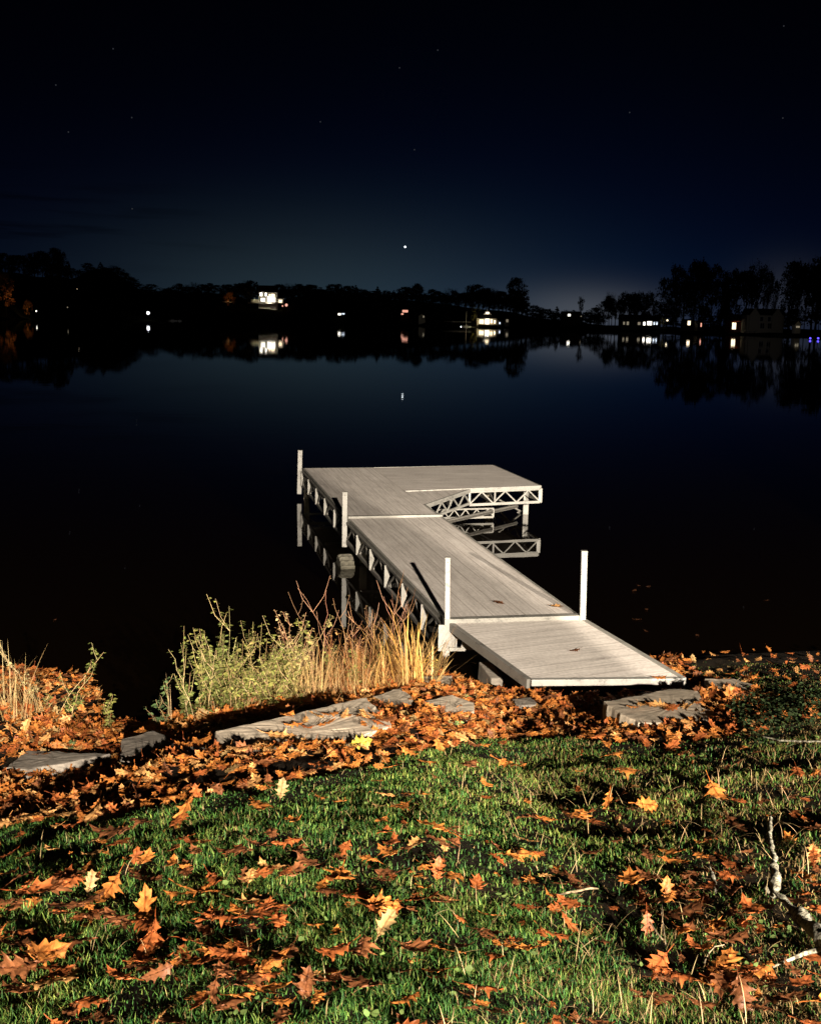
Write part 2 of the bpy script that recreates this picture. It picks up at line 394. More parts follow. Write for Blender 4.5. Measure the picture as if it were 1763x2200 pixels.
cols = np.linspace(-900, 2600, 260); backs = [-20, -6, 0, 2, 6, 12, 25, 40, 60, 80, 110, 140, 200, 260, 420, 900]
V = []
for b_ in backs:
    for c_ in cols:
        p = far_at(c_, b_); p[2] += (float(vnoise(c_ / 40, b_ / 25, 5)) - .5) * min(3.0, max(0, b_ - 4) * .08); V.append(p)
V = np.array(V); n_ = len(cols); k_ = np.arange((len(backs) - 1) * (n_ - 1)); q_ = k_ // (n_ - 1) * n_ + k_ % (n_ - 1)
tag(mesh_arrays('hills', V, np.stack([q_, q_ + 1, q_ + n_ + 1, q_ + n_], 1), FARLAND), 'low dark wooded hills along the far side of the lake', 'hills', kind='structure')

# -- trees: a trunk mesh and a crown mesh per kind, copied for every tree (unit height 1)
def crown_clumps(shape, n_clump, leaf, per, seed, squash=1.0):
    r = np.random.default_rng(seed); Vs = []
    for _ in range(n_clump):
        c, rad = shape(r)
        p = r.normal(size=(per, 3)); p /= np.linalg.norm(p, axis=1)[:, None]; p *= (r.random((per, 1)) ** .45) * rad
        p[:, 2] *= squash; p += c
        a = r.normal(size=(per, 3)); a /= np.linalg.norm(a, axis=1)[:, None]; b = np.cross(a, r.normal(size=(per, 3))); b /= np.linalg.norm(b, axis=1)[:, None]
        s = leaf * (0.6 + r.random((per, 1)) * .8)
        Vs.append(np.stack([p - a * s, p + b * s * .8, p + a * s, p - b * s * .8], 1).reshape(-1, 3))
    V = np.concatenate(Vs); return V, np.arange(len(V)).reshape(-1, 4)
def sh_round(r):
    a = r.random() * 6.283; e = r.random() ** .7; q = r.random() ** .5
    z = .30 + .64 * e; w = .33 * math.sin(math.pi * min(1, .12 + .80 * e)) ** .6
    return np.array([w * q * math.cos(a), w * q * math.sin(a), z]), .055 + .05 * r.random()
def sh_wide(r):
    a = r.random() * 6.283; e = r.random(); q = r.random() ** .5
    z = .22 + .72 * e; w = .46 * math.sin(math.pi * (.15 + .78 * e)) ** .7
    return np.array([w * q * math.cos(a), w * q * math.sin(a), z]), .06 + .06 * r.random()
def sh_cone(r):
    a = r.random() * 6.283; e = r.random(); w = .20 * (1 - e) ** .85 + .008
    return np.array([w * math.cos(a) * r.random() ** .4, w * math.sin(a), .10 + .88 * e]), .02 + .035 * (1 - e)
def sh_tall(r):
    a = r.random() * 6.283; e = r.random(); q = r.random() ** .5; w = .14 * math.sin(math.pi * (.12 + .8 * e)) ** .5
    return np.array([w * q * math.cos(a), w * q * math.sin(a), .15 + .8 * e]), .04 + .04 * r.random()
def sh_high(r):
    a = r.random() * 6.283; e = r.random(); q = r.random() ** .5; w = .27 * math.sin(math.pi * (.1 + .8 * e)) ** .5
    return np.array([w * q * math.cos(a), w * q * math.sin(a), .50 + .46 * e]), .04 + .05 * r.random()
def branches(seed, n, spread, z0, top, r0=.012, sub=4):
    r = random.Random(seed); b = MB(); b.tube([(0, 0, 0), (.005, 0, z0 * .6), (0, .004, z0 + .1), (.004, 0, top * .8)], [r0 * 1.5, r0 * 1.2, r0, r0 * .3], 5)
    for k in range(n):
        a = r.random() * 6.283; h = z0 * .8 + (top - z0) * .55 * r.random(); L = (top - h) * (.75 + .4 * r.random()); sp = spread * (.5 + .6 * r.random())
        pts = [np.array([0, 0, h])]
        for j in (1, 2, 3):
            f = j / 3; pts.append(np.array([math.cos(a) * sp * f ** .8 + r.gauss(0, .012), math.sin(a) * sp * f ** .8 + r.gauss(0, .012), h + L * f * (.7 + .3 * f)]))
        b.tube(pts, [r0 * .6, r0 * .45, r0 * .3, r0 * .12], 4)
        for _ in range(sub):
            j = r.randint(1, 2); p = pts[j]; q = p + np.array([r.gauss(0, .05), r.gauss(0, .05), .06 + .10 * r.random()]); b.tube([p, (p + q) / 2 + np.array([.008, 0, .01]), q], [r0 * .28, r0 * .2, r0 * .08], 3)
    return b
KINDS = {}
def make_kind(key, shape, nc, leaf, per, seed, nb, spread, z0, top):
    tr = branches(seed, nb, spread, z0, top); tm = tr.build('trunk', BARKFAR)
    V, F = crown_clumps(shape, nc, leaf, per, seed); cm = mesh_arrays('crown', V, F, FARLEAF, smooth=False)
    KINDS[key] = (tm.data, cm.data)
    for o in (tm, cm): bpy.data.objects.remove(o)
BARKFAR = simple('far_bark', (0.02, 0.017, 0.013), 0.95, 0.4, 5, 0, 0.0)
make_kind('round', sh_round, 46, .018, 40, 1, 12, .20, .22, .92)
make_kind('wide', sh_wide, 44, .018, 40, 2, 14, .30, .18, .9)
make_kind('cone', sh_cone, 90, .016, 26, 3, 2, .05, .1, .95)
make_kind('tall', sh_tall, 55, .016, 34, 4, 10, .11, .15, .92)
make_kind('sparse', sh_round, 34, .010, 26, 5, 26, .27, .2, .96)
make_kind('high', sh_high, 30, .016, 36, 6, 16, .22, .38, .95)
make_kind('bare', sh_round, 16, .007, 18, 7, 40, .30, .16, .99)
def tree(kind, base, height, width, label, group=None, leaf=None, name='far_tree'):
    t = thing(name, label, 'tree', tuple(base), group); t.rotation_euler = (0, 0, random.random() * 6.28)
    wf = {'round': .72, 'wide': .98, 'cone': .42, 'tall': .34, 'sparse': .70, 'high': .60, 'bare': .66}[kind]
    s = width / (wf * height); t.scale = (height * s, height * s, height)
    for nm, me in zip(('trunk', 'crown'), KINDS[kind]):
        o = bpy.data.objects.new(nm, me); COL.objects.link(o); o.parent = t
        if nm == 'crown' and leaf is not None: o.data = me.copy(); o.data.materials.clear(); o.data.materials.append(leaf)
    return t
SKX = np.array([-60, 60, 112, 118, 145, 155, 190, 215, 245, 275, 300, 330, 430, 470, 510, 530, 545, 605, 640, 700, 760, 830, 870, 890, 915, 960, 1000, 1035, 1060, 1085, 1110, 1130, 1142, 1180, 1235, 1290, 1305, 1320, 1345, 1385, 1405, 1425, 1450, 1490, 1540, 1600, 1640, 1660, 1672, 1690, 1720, 1763, 1860.])
SKY = np.array([548, 548, 552, 540, 542, 582, 576, 573, 576, 594, 616, 619, 616, 624, 608, 606, 616, 616, 618, 617, 621, 627, 624, 622, 630, 629, 624, 621, 634, 628, 628, 640, 664, 668, 670, 670, 634, 644, 632, 634, 640, 602, 576, 563, 575, 568, 568, 610, 655, 562, 552, 547, 545.])
def far_tree(px, top, wpx, back, kind, label, group=None, leaf=None):
    b = far_at(px, back); ztop = float(at_y(px, top, b[1])[2]); h = max(2.0, ztop - b[2]); w_ = wpx * b[1] / FPX
    return tree(kind, (b[0], b[1], b[2] - .3), h + .3, w_, label, group, leaf)
TL = 'dark tree in the unlit treeline along the far lake shore'; TG = 'dark trees of the far treeline'
for k, (px, top, wp, back, kind, lab) in enumerate([
    (131, 536, 34, 40, 'tall', 'tall narrow black tree above the orange lit shrubs'),
    (530, 601, 30, 120, 'sparse', 'wispy tree just beside the roof of the lit white house'),
    (612, 612, 22, 130, 'sparse', 'thin bare tree behind the lit white house'),
    (896, 609, 30, 90, 'round', 'rounded dark tree rising above the treeline over the red lit cottage'),
    (1012, 619, 26, 60, 'wide', 'flat topped dark tree behind the gabled cottage with the lit porch'),
    (1046, 619, 34, 60, 'round', 'broad dark tree above the gabled cottage with the lit porch'),
    (1108, 597, 60, 40, 'round', 'large round bare crowned tree beside the pale gap in the sky'),
    (1246, 633, 16, 60, 'high', 'small lone tree standing in the pale gap of the skyline'),
    (1308, 625, 30, 50, 'sparse', 'thin see-through tree left of the low house with a row of windows'),
    (1356, 628, 58, 45, 'wide', 'low wide tree behind the low house with a row of windows'),
    (1452, 568, 66, 45, 'wide', 'tall massive tree beside the low house with a row of windows'),
    (1500, 561, 80, 50, 'wide', 'tallest broad dark tree in the grove around the red boarded house'),
    (1560, 574, 60, 60, 'high', 'high crowned tree with a bare trunk behind the red house'),
    (1612, 562, 64, 66, 'high', 'high crowned tree rising over the gabled cream house'),
    (1645, 572, 34, 60, 'sparse', 'thin tree beside the gap of sky by the cream house'),
    (1710, 556, 56, 30, 'sparse', 'tall tree at the water beyond the blue lamps'),
    (1752, 543, 60, 26, 'tall', 'tallest tree at the edge of the shore above the blue lamps'),
]): far_tree(px, top, wp, back, kind, lab)
rt_ = random.Random(3)
px = -70.0
while px < 1850:
    top = float(np.interp(px, SKX, SKY)) + rt_.uniform(-12, 6); back = rt_.uniform(70, 150)
    gap = 1138 < px < 1300 or 1650 < px < 1680
    if 1395 < px < 1650: back = rt_.uniform(50, 90)
    if 533 < px < 603: back = rt_.uniform(150, 190)
    kind = rt_.choice(['round', 'sparse', 'round', 'tall', 'wide', 'cone', 'round']); wp = rt_.uniform(28, 54)
    if px > 1395: kind = rt_.choice(['wide', 'round', 'wide', 'high', 'sparse']); wp = rt_.uniform(48, 84) if not gap else 24; top += rt_.uniform(-4, 26); px += rt_.uniform(4, 14) * (.8 if gap else 1)
    far_tree(px, top, wp * (.6 if kind in ('tall', 'cone') else 1), back, kind, TL, TG)
    px += rt_.uniform(7, 11)
for k in range(26):                                          # bushes under the grove
    px = rt_.uniform(1400, 1800)
    if 1560 < px < 1600: continue
    b = far_at(px, 40); base = px_of(b)[1]; far_tree(px, base - rt_.uniform(22, 60), rt_.uniform(34, 60), rt_.uniform(38, 60), rt_.choice(['wide', 'round', 'cone']), TL, TG)
px = 290.0
while px < 1130:                                            # a second, denser row lower on the slope
    far_tree(px, float(np.interp(px, SKX, SKY)) + rt_.uniform(2, 12), rt_.uniform(34, 62), rt_.uniform(72, 110), rt_.choice(['round', 'wide', 'round']), TL, TG)
    px += rt_.uniform(9, 15)
    if 535 < px < 605: px = 606.
for k in range(110):                                         # lower trees and bushes nearer the water
    px = rt_.uniform(-60, 1850); back = rt_.uniform(14, 60); b = far_at(px, back)
    sk = float(np.interp(px, SKX, SKY)); base = px_of(b)[1]; top = base - (base - sk) * rt_.uniform(.4, .9)
    if any(a < px < c for a, c in ((472, 512), (520, 640), (712, 756), (850, 925), (975, 1108), (1205, 1265), (1325, 1440), (1466, 1520), (1560, 1730), (1740, 1763), (40, 92), (305, 395))): continue
    far_tree(px, top, rt_.uniform(24, 48), back, rt_.choice(['wide', 'round', 'wide', 'cone']), TL, TG)

# -- houses
def house(label, px, base_py, wpx, body_px, roof_px, wall, back, wins=(), gable=False, depth=9, extra=None, name='lakeside_house', ground_z=None, roofm=None, door=None):
    y = far_shore(px) + back; s = y / FPX
    c = at_y(px, base_py, y); z0 = float(c[2]); w = wpx * s; h = body_px * s; rh = roof_px * s
    t = thing(name, label, 'house', (c[0], y, z0)); X, Y = c[0], y
    b = MB(); gz = far_z(px, back) - .5; zb = min(gz, z0)
    b.box((X, Y + depth / 2, (zb + z0 + h) / 2), (w, depth, z0 + h - zb))
    if gable: b.add([(X - w / 2, Y, z0 + h), (X + w / 2, Y, z0 + h), (X, Y, z0 + h + rh), (X - w / 2, Y + depth, z0 + h), (X + w / 2, Y + depth, z0 + h), (X, Y + depth, z0 + h + rh)], [(0, 1, 2), (4, 3, 5)])
    b.build('wall', wall, t)
    r = MB(); o = .4
    if gable:
        for sx in (-1, 1):
            e = (X + sx * (w / 2 + o), z0 + h - o * rh / (w / 2)); tp = (X, z0 + h + rh + .04)
            r.add([(e[0], Y - o, e[1]), (tp[0], Y - o, tp[1]), (tp[0], Y + depth + o, tp[1]), (e[0], Y + depth + o, e[1])] + [(e[0], Y - o, e[1] + .25), (tp[0], Y - o, tp[1] + .25), (tp[0], Y + depth + o, tp[1] + .25), (e[0], Y + depth + o, e[1] + .25)], [(0, 1, 2, 3), (7, 6, 5, 4), (0, 4, 5, 1), (1, 5, 6, 2), (2, 6, 7, 3), (3, 7, 4, 0)])
    else:
        A = [(X - w / 2 - o, Y - o), (X + w / 2 + o, Y - o), (X + w / 2 + o, Y + depth + o), (X - w / 2 - o, Y + depth + o)]; zt = z0 + h + .03
        r.add([(x, y_, zt) for x, y_ in A] + [(X - w / 2 - o, Y + depth / 2, zt + rh), (X + w / 2 + o, Y + depth / 2, zt + rh)], [(0, 1, 5, 4), (2, 3, 4, 5), (1, 2, 5), (3, 0, 4), (3, 2, 1, 0)])
    r.build('roof', roofm or ROOFM, t)
    for (wx, wy, ww, wh, gm) in wins:                       # pixel offsets from the base centre: right, up, size
        cx_, cz_ = X + wx * s, z0 + wy * s
        f = MB(); f.box((cx_, Y - .04, cz_), (ww * s + .3, .14, wh * s + .3)); fo = f.build('window', W_WHITE if wall is not W_DARK else W_GREY, t)
        g_ = MB(); nx_ = max(1, round(ww * s / 1.1))
        for k in range(nx_):
            g_.box((cx_ + (k - (nx_ - 1) / 2) * ww * s / nx_, Y - .125, cz_), (ww * s / nx_ - .12, .03, wh * s))
        p = g_.build('pane', gm, fo); p.matrix_parent_inverse = Matrix.Identity(4)
    if extra: extra(t, X, Y, z0, s)
    return t
def box_part(t, name, m, X, Y, z0, s, dx, dz, w, h, d=3, dy=-1.5):
    b = MB(); b.box((X + dx * s, Y + dy, z0 + dz * s), (w * s, d, h * s)); return b.build(name, m, t)
def x_white(t, X, Y, z0, s):
    box_part(t, 'side_wing', W_WHITE, X, Y, z0, s, 26.5, 5.5, 13, 11, 6, 4); box_part(t, 'wing_roof', ROOFM, X, Y, z0, s, 26.5, 12, 15, 2, 7, 4)
    w_ = box_part(t, 'window', W_WHITE, X, Y, z0, s, 26.5, 5.5, 8, 7, .1, .93); p = box_part(t, 'pane', G_WARM, X, Y, z0, s, 26.5, 5.5, 6.5, 5.5, .1, .85); 
    box_part(t, 'porch_deck', W_WHITE, X, Y, z0, s, -6, .5, 66, 1.6, 5, -3)
    for k in (-34, -28, -22): box_part(t, 'porch_post', W_WHITE, X, Y, z0, s, k, 4, .8, 8, .3, -5)
    box_part(t, 'porch_wall', W_CREAM, X, Y, z0, s, -27, 4.5, 14, 8, .4, -.6)
house('large white two storey house on the hill with every window lit', 575, 652, 39, 24, 14, W_WHITE, 62,
      [(-14, 19, 6, 7, G_WHITE), (-4, 19, 4, 7, G_WHITE), (4, 18, 4, 4, G_WARM), (11, 17, 8, 7, G_WARM), (-10, 8, 9, 7, G_WHITE), (4, 9, 10, 12, G_WHITE), (13, 8, 6, 9, G_WHITE)], extra=x_white)
yh = far_shore(575) + 62
lamp(tuple(at_y(578, 650, yh - 7)), 1100, (1, .88, .66), .4); lamp(tuple(at_y(547, 640, yh - 6)), 420, (1, .92, .6), .4); lamp(tuple(at_y(602, 643, yh - 4)), 240, (1, .85, .6), .4)
house('small cottage with one pale lit corner below the treeline', 733, 680, 17, 8, 5, W_DARK, 25, [(-4, 5, 6, 4, G_WHITE), (4, 6, 6, 2.5, G_COOL)])
house('red glowing gabled cottage in the middle of the far shore', 870, 676, 18, 8, 6, W_RED, 24, [(0, 7.5, 12, 5, G_PINK), (-6, 1.5, 5, 3, G_PINK)], gable=True)
house('dim white gabled boathouse beside the red glowing cottage', 906, 684, 14, 5, 5, W_WHITE, 14, [(3.5, 4, 3, 4, G_DIM)], gable=True)
def x_porch(t, X, Y, z0, s):
    box_part(t, 'porch_floor', W_CREAM, X, Y, z0, s, 0, .2, 44, .8, 4, -2)
    b = MB(); b.add([(X - 9 * s, Y - .5, z0 + 22 * s), (X + 9 * s, Y - .5, z0 + 22 * s), (X, Y - .5, z0 + 31 * s), (X - 9 * s, Y + 5, z0 + 22 * s), (X + 9 * s, Y + 5, z0 + 22 * s), (X, Y + 5, z0 + 31 * s)], [(0, 1, 2), (3, 5, 4), (0, 3, 4, 1)]); b.build('dormer', W_WHITE, t)
    b = MB(); b.box((X, Y - .56, z0 + 25 * s), (7 * s, .1, 4 * s)); b.build('dormer_window', G_WARM, t)
house('cream cottage with a bright porch and a lit gable dormer', 1046, 698, 40, 14, 13, W_CREAM, 10,
      [(-12, 7, 10, 9, G_WARM), (0, 7.5, 9, 11, G_WHITE), (9, 8, 5, 8, G_WARM), (16, 7, 4, 7, G_WARM)], extra=x_porch)
yh = far_shore(1046) + 10
lamp(tuple(at_y(1050, 690, yh - 3)), 480, (1, .84, .6), .3); lamp(tuple(at_y(1030, 693, yh - 4)), 300, (1, .9, .6), .3); lamp(tuple(at_y(1041, 672, yh - 2.5)), 60, (1, .9, .75), .2)
house('small pale shed beside the cottage with the lit porch', 1089, 694, 9, 9, 3, W_CREAM, 10, [(0, 5, 5, 6, G_DIM)])
house('low dark cabin with a cool lit doorway', 1073, 696, 7, 8, 3, W_GREY, 10, [(0, 2, 3, 4, G_COOL)])
house('low hillside house with one cool white window', 1228, 684, 40, 10, 5, W_DARK, 40, [(-6, 7, 6, 4.5, G_WHITE), (25 - 6, 5, 3, 2, G_DIM)])
house('long low house with a bright row of windows near the water', 1376, 701, 84, 14, 10, W_DARK, 16,
      [(-36, 6, 4, 6, G_DIM), (-28, 6, 5, 7, G_DIM), (-4, 6, 6, 6, G_DIM), (7, 6, 5, 7, G_WHITE), (18, 7, 10, 8, G_WHITE), (28, 7, 3.5, 6, G_COOL), (33.5, 7, 3.5, 6, G_COOL)])
house('dark cabin under the tall grove with a single lit window', 1481, 704, 22, 12, 6, W_DARK, 14, [(-2, 10, 6.5, 9, G_WARM)])
house('tiny dark cabin with a pink lit window under the grove', 1505, 706, 12, 12, 5, W_DARK, 14, [(0, 8, 3, 8, G_PINK)])
def x_red(t, X, Y, z0, s):
    box_part(t, 'porch_roof', ROOFM, X, Y, z0, s, 6, 17, 40, 1.2, 4, -2)
    for k in (-12, 24): box_part(t, 'porch_post', W_WHITE, X, Y, z0, s, k, 8, 1, 17, .3, -3.8)
house('red boarded house with a tall bright doorway', 1588, 710, 40, 20, 14, W_RED, 12, [(-12, 9.5, 9, 14, G_WARM), (8, 9, 9, 4, G_DIM)], extra=x_red)
yh = far_shore(1588) + 12
lamp(tuple(at_y(1583, 692, yh - 1.6)), 70, (1, .6, .4), .2)
def x_gab(t, X, Y, z0, s):
    for k in (-24, 24):
        b = MB(); hw = 11
        b.add([(X + (k - hw) * s, Y - 1, z0 + 30 * s), (X + (k + hw) * s, Y - 1, z0 + 30 * s), (X + k * s, Y - 1, z0 + 46 * s), (X + (k - hw) * s, Y + 5, z0 + 30 * s), (X + (k + hw) * s, Y + 5, z0 + 30 * s), (X + k * s, Y + 5, z0 + 46 * s)], [(0, 1, 2), (3, 5, 4), (0, 3, 4, 1)])
        b.build('gable', W_CREAM, t)
        box_part(t, 'gable_front', W_CREAM, X, Y, z0, s, k, 15, 22, 30, .8, -.45)
house('large unlit cream house with two gables facing the lake', 1642, 708, 78, 30, 14, W_CREAM, 14,
      [(-24, 22, 6, 8, G_DARK), (-8, 22, 7, 9, G_DARK), (8, 22, 7, 9, G_DARK), (26, 22, 6, 8, G_DARK), (-26, 8, 8, 10, G_DARK), (-6, 8, 9, 11, G_DARK), (10, 8, 9, 11, G_DARK), (28, 8, 7, 9, G_DARK)], extra=x_gab)
yh = far_shore(1642) + 14
lamp(tuple(at_y(1640, 690, yh - 26)), 130, (.9, .9, 1.0), .5)
house('little cream gabled shed glowing softly by the water', 1713, 705, 12, 9, 6, W_CREAM, 14, [(0, 3, 8, 4, G_DIM)], gable=True, depth=4)
lamp(tuple(at_y(1713, 690, far_shore(1713) + 9)), 22, (1, .9, .7), .2)
# -- lamps on posts
def post_lamp(label, px, py, back, rpx, gm, name='shore_lamp', cat='lamp', grp=None):
    y = far_shore(px) + back; c = at_y(px, py, y); s = y / FPX; z0 = max(far_z(px, back), 0) - .3
    t = thing(name, label, cat, (c[0], y, z0), grp)
    b = MB(); b.tube([(c[0], y, z0), (c[0], y, c[2] - rpx * s * .8)], [.08, .06], 6); b.build('post', BARKFAR, t)
    b = MB(); n = 8
    for r in range(n): pass
    prof = [math.sin(math.pi * k / 6) for k in range(7)]
    b.tube([(c[0], y, c[2] - rpx * s * math.cos(math.pi * k / 6)) for k in range(7)], [max(.01, rpx * s * p) for p in prof], 8); b.build('globe', gm, t, smooth=True)
    b = MB(); b.tube([(c[0], y, c[2] + rpx * s * .95), (c[0], y, c[2] + rpx * s * 1.25)], [rpx * s * .8, .05], 8); b.build('cap', BARKFAR, t)
    return t
post_lamp('bright white lamp standing alone on the dark shore', 318, 672, 2, 3.4, G_LAMP)
post_lamp('small white lamp beside the orange lit shrub', 78, 668, 3, 1.6, G_WHITE)
post_lamp('faint lamp high on the dark wooded hill', 166, 620, 60, 1.1, G_WARM)
post_lamp('faint lamp at the foot of the wooded hill', 145, 660, 8, 1.3, G_DIM)
post_lamp('pinkish lamp down the slope from the lit white house', 615, 655, 50, 3.2, G_PINK)
post_lamp('tiny pinkish lamp right under the porch of the lit white house', 607, 657, 50, 1.6, G_PINK)
post_lamp('tiny white dock lamp in front of the cottage with the lit porch', 990, 701, -2, 1.0, G_LAMP)
post_lamp('white dock lamp beside the mast', 999, 701, -2, 1.4, G_LAMP)
post_lamp('warm garden lamp in the twigs beside the row of windows', 1433, 688, 6, 2.0, G_WARM)
def pier_lamp(label, px, py, y):
    c = at_y(px, py, y); s = y / FPX; t = thing('pier_lamp', label, 'lamp', (c[0], y, -1)); r_ = 2.1 * s
    b = MB(); b.tube([(c[0], y, -1), (c[0], y, c[2] - r_)], .05, 6); b.build('post', BARKFAR, t)
    b = MB(); b.tube([(c[0], y, c[2] - r_ * math.cos(math.pi * k / 6)) for k in range(7)], [max(.01, r_ * math.sin(math.pi * k / 6)) for k in range(7)], 8); b.build('globe', G_BLUE, t, smooth=True)
pier_lamp('blue lamp low over the water, inner one of the pair', 1740, 726.5, 352); pier_lamp('blue lamp low over the water, outer one of the pair', 1757, 726.5, 352)
# -- lit trees
far_tree(14, 586, 46, 10, 'round', 'red leaved tree glowing faintly beside its lamp', None, AUTLEAF)
far_tree(61, 644, 22, 8, 'wide', 'small orange shrub lit up by a lamp at the shore', None, AUTLEAF)
far_tree(493, 626, 28, 45, 'wide', 'small orange tree lit from below on the hill lawn', None, AUTLEAF)
far_tree(1022, 655, 30, 6, 'sparse', 'yellow green tree lit by the porch of the cream cottage', None, GRNLEAF)
far_tree(1425, 681, 22, 10, 'sparse', 'twiggy shrub lit beside the row of windows', None, GRNLEAF)
for q_, p_, c_ in (((61, 668, far_shore(61) + 1), 600, (1, .62, .32)), ((24, 640, far_shore(20) + 1), 620, (1, .55, .32)), ((493, 643, far_shore(493) + 38), 500, (1, .55, .25)), ((1020, 690, far_shore(1020) + 1), 1200, (1, .85, .5)), ((1426, 690, far_shore(1425) + 5), 200, (1, .9, .6))):
    lamp(tuple(at_y(*q_)), p_, c_, .3)
# -- boats, low walls and piers of the far shore
def slab(name, label, cat, px0, px1, py, thick, back, m, legs=True):
    y = far_shore((px0 + px1) / 2) + back; a = at_y(px0, py, y); c = at_y(px1, py, y); s = y / FPX
    t = thing(name, label, cat, (a[0], y, 0)); b = MB(); b.bar(a, (c[0], y, a[2]), 1.6, thick * s); b.build('deck' if legs else 'wall_face', m, t)
    if legs:
        for k in range(5):
            x = a[0] + (c[0] - a[0]) * (k + .5) / 5; b = MB(); b.tube([(x, y, -1), (x, y, a[2])], .08, 5); b.build('pile', BARKFAR, t)
slab('shore_pier', 'pale pier reaching from the cottage with the lit porch', 'pier', 953, 1012, 690.5, .9, -4, W_GREY)
slab('garden_wall', 'low lit garden wall below the cream cottage', 'wall', 1004, 1052, 702.5, 1.6, 3, W_CREAM, False)
slab('garden_wall', 'thin lit terrace edge under the small orange tree', 'wall', 477, 507, 648, .8, 40, W_CREAM, False)
slab('shore_pier', 'white topped pier in front of the row of windows', 'pier', 1407, 1430, 704, .8, -3, W_WHITE)
slab('shore_pier', 'faint pier in front of the red boarded house', 'pier', 1570, 1626, 710.5, .7, -3, W_GREY)
def boat(label, px0, px1, py, back, mast=None):
    y = far_shore(px0) + back; s = y / FPX; a = at_y(px0, py, y); L = (px1 - px0) * s; t = thing('moored_boat', label, 'boat', (a[0], y, 0))
    b = MB(); X = a[0]; h = .9
    prof = [(0, .15), (.15, .8), (.5, 1), (.85, .85), (1, .6)]; hw = .9
    vs = []
    for u_, w_ in prof: vs += [(X + u_ * L, y - hw * w_, h), (X + u_ * L, y - hw * w_ * .5, -.2), (X + u_ * L, y + hw * w_ * .5, -.2), (X + u_ * L, y + hw * w_, h)]
    fs = [(i * 4 + j, i * 4 + j + 1, i * 4 + j + 5, i * 4 + j + 4) for i in range(4) for j in range(3)] + [(0, 3, 2, 1), (16, 17, 18, 19)] + [(i * 4, i * 4 + 4, i * 4 + 7, i * 4 + 3) for i in range(4)]
    b.add(vs, fs); b.build('hull', W_WHITE, t)
    b = MB(); b.box((X + L * .45, y, h + .35), (L * .3, 1.1, .7)); b.build('cabin', W_GREY, t)
    if mast: b = MB(); b.tube([(X + L * .4, y, h), (X + L * .4, y, float(at_y(px0, mast, y)[2]))], [.09, .05], 6); b.build('mast', W_WHITE, t)
boat('small moored sailing boat with a bare mast by the pier', 994, 1011, 700, -7, 668)
boat('white motor boat moored by the dark shore', 362, 380, 684, -3); boat('short white boat moored behind the motor boat', 382, 390, 684, -1)
lamp(tuple(at_y(375, 676, far_shore(370) - 8)), 40, (.9, .95, 1), .3)
lamp(tuple(at_y(1003, 692, far_shore(1000) - 9)), 40, (1, .95, .8), .3)
# -- stars
def star(label, px, py, rad_px, gm, name='star'):
    y = 5200.; c = at_y(px, py, y); s = y / FPX; b = MB()
    b.tube([(c[0], y, c[2] - rad_px * s * math.cos(math.pi * k / 6)) for k in range(7)], [max(.05, rad_px * s * math.sin(math.pi * k / 6)) for k in range(7)], 10)
    return tag(b.build(name, gm, smooth=True), label, 'star', 'stars in the night sky')
S_BRIGHT = emit('bright_star_light', (.85, .95, 1.0), 3.0); S_FAINT = emit('faint_star_light', (.8, .85, 1.0), .035)
star('brightest star low over the lit far shore', 870, 530, 2.1, S_BRIGHT)
for x, y, lb in ((243, 104, 'faint star high up, upper of the pair in the dark corner'), (120, 182, 'faint star below the pair in the dark corner'), (283, 252, 'faint star above the wooded hill, higher one'), (147, 283, 'faint star far above the tall narrow black tree'), (284, 448, 'lowest faint star above the wooded hill'),
                 (688, 261, 'faint star high over the lit white house'), (858, 145, 'faint star high above the brightest star'), (940, 107, 'topmost faint star near the middle of the sky'), (890, 321, 'faint star nearest above the brightest star'), (1352, 241, 'faint star high above the row of windows'), (1681, 253, 'faint star high above the gap of sky by the cream house'), (1683, 55, 'topmost faint star over the cream house')):
    star(lb, x, y, 1.5, S_FAINT)
# ------------------------------------------------------------------ the dock
ZA, ZB, ZD, ZF = 0.655, 0.651, 0.557, 0.470
dA = at_z(654, 1006, ZA); dB = at_z(750, 1113, ZB); dC = at_z(944, 1109, ZB); dD = at_z(967, 1336.5, ZD); dE = at_z(1247, 1328, ZD)
dF = at_z(1140, 1462, ZF); dG = at_z(1469, 1459, ZF)
dN = dA + (dC - dB); dJ = at_z(1058, 999, ZA + .01); dK = at_z(1159, 1043, ZA + .01); dI = dN + (dC - dN) * 0.545
dT1 = dI + (dK - dI) * 0.47; dT2 = dI + (dC - dI) * 0.56
UPV = np.array([0, 0, 1.])
dock = thing('boat_dock', 'weathered T shaped dock on aluminium trusses reaching out into the lake', 'dock', tuple(dB * [1, 1, 0]))
def panel(name, quad, uaxis, m, thick=0.035, sub=1):
    """quad: four top corners in order; u runs from corner 0 to corner 1"""
    q = [np.array(p) for p in quad]; b = MB()
    L = np.linalg.norm(q[1] - q[0]); Wd = np.linalg.norm(q[-1] - q[0])
    o = uaxis; uv = []
    u_d = (q[1] - q[0]) / L; w_d = q[-1] - q[0]; w_d = w_d - u_d * (w_d @ u_d); w_d /= np.linalg.norm(w_d)
    if o: u_d, w_d = w_d, u_d
    n = len(q)
    for p in q: uv.append(((p - q[0]) @ u_d + q[0][0] * 1.3, (p - q[0]) @ w_d + 0.013))
    vs = q + [p - UPV * thick for p in q]
    b.add(vs, [tuple(range(n)), tuple(range(n, 2 * n))[::-1]] + [(k, n + k, n + (k + 1) % n, (k + 1) % n) for k in range(n)], uv + uv)
    return b.build(name, m, dock)
def inset(a, b, k): return a + (b - a) * k
panel('deck_panel', [dB, dA, dN, dC], 0, DECK)
e1 = (dC - dB) * .006; g = (dD - dB) / np.linalg.norm(dD - dB) * 0.05
p2 = panel('deck_panel', [dD - g * .9, dB + g * .9, dC + g * .9, dE - g * .9], 0, DECK)
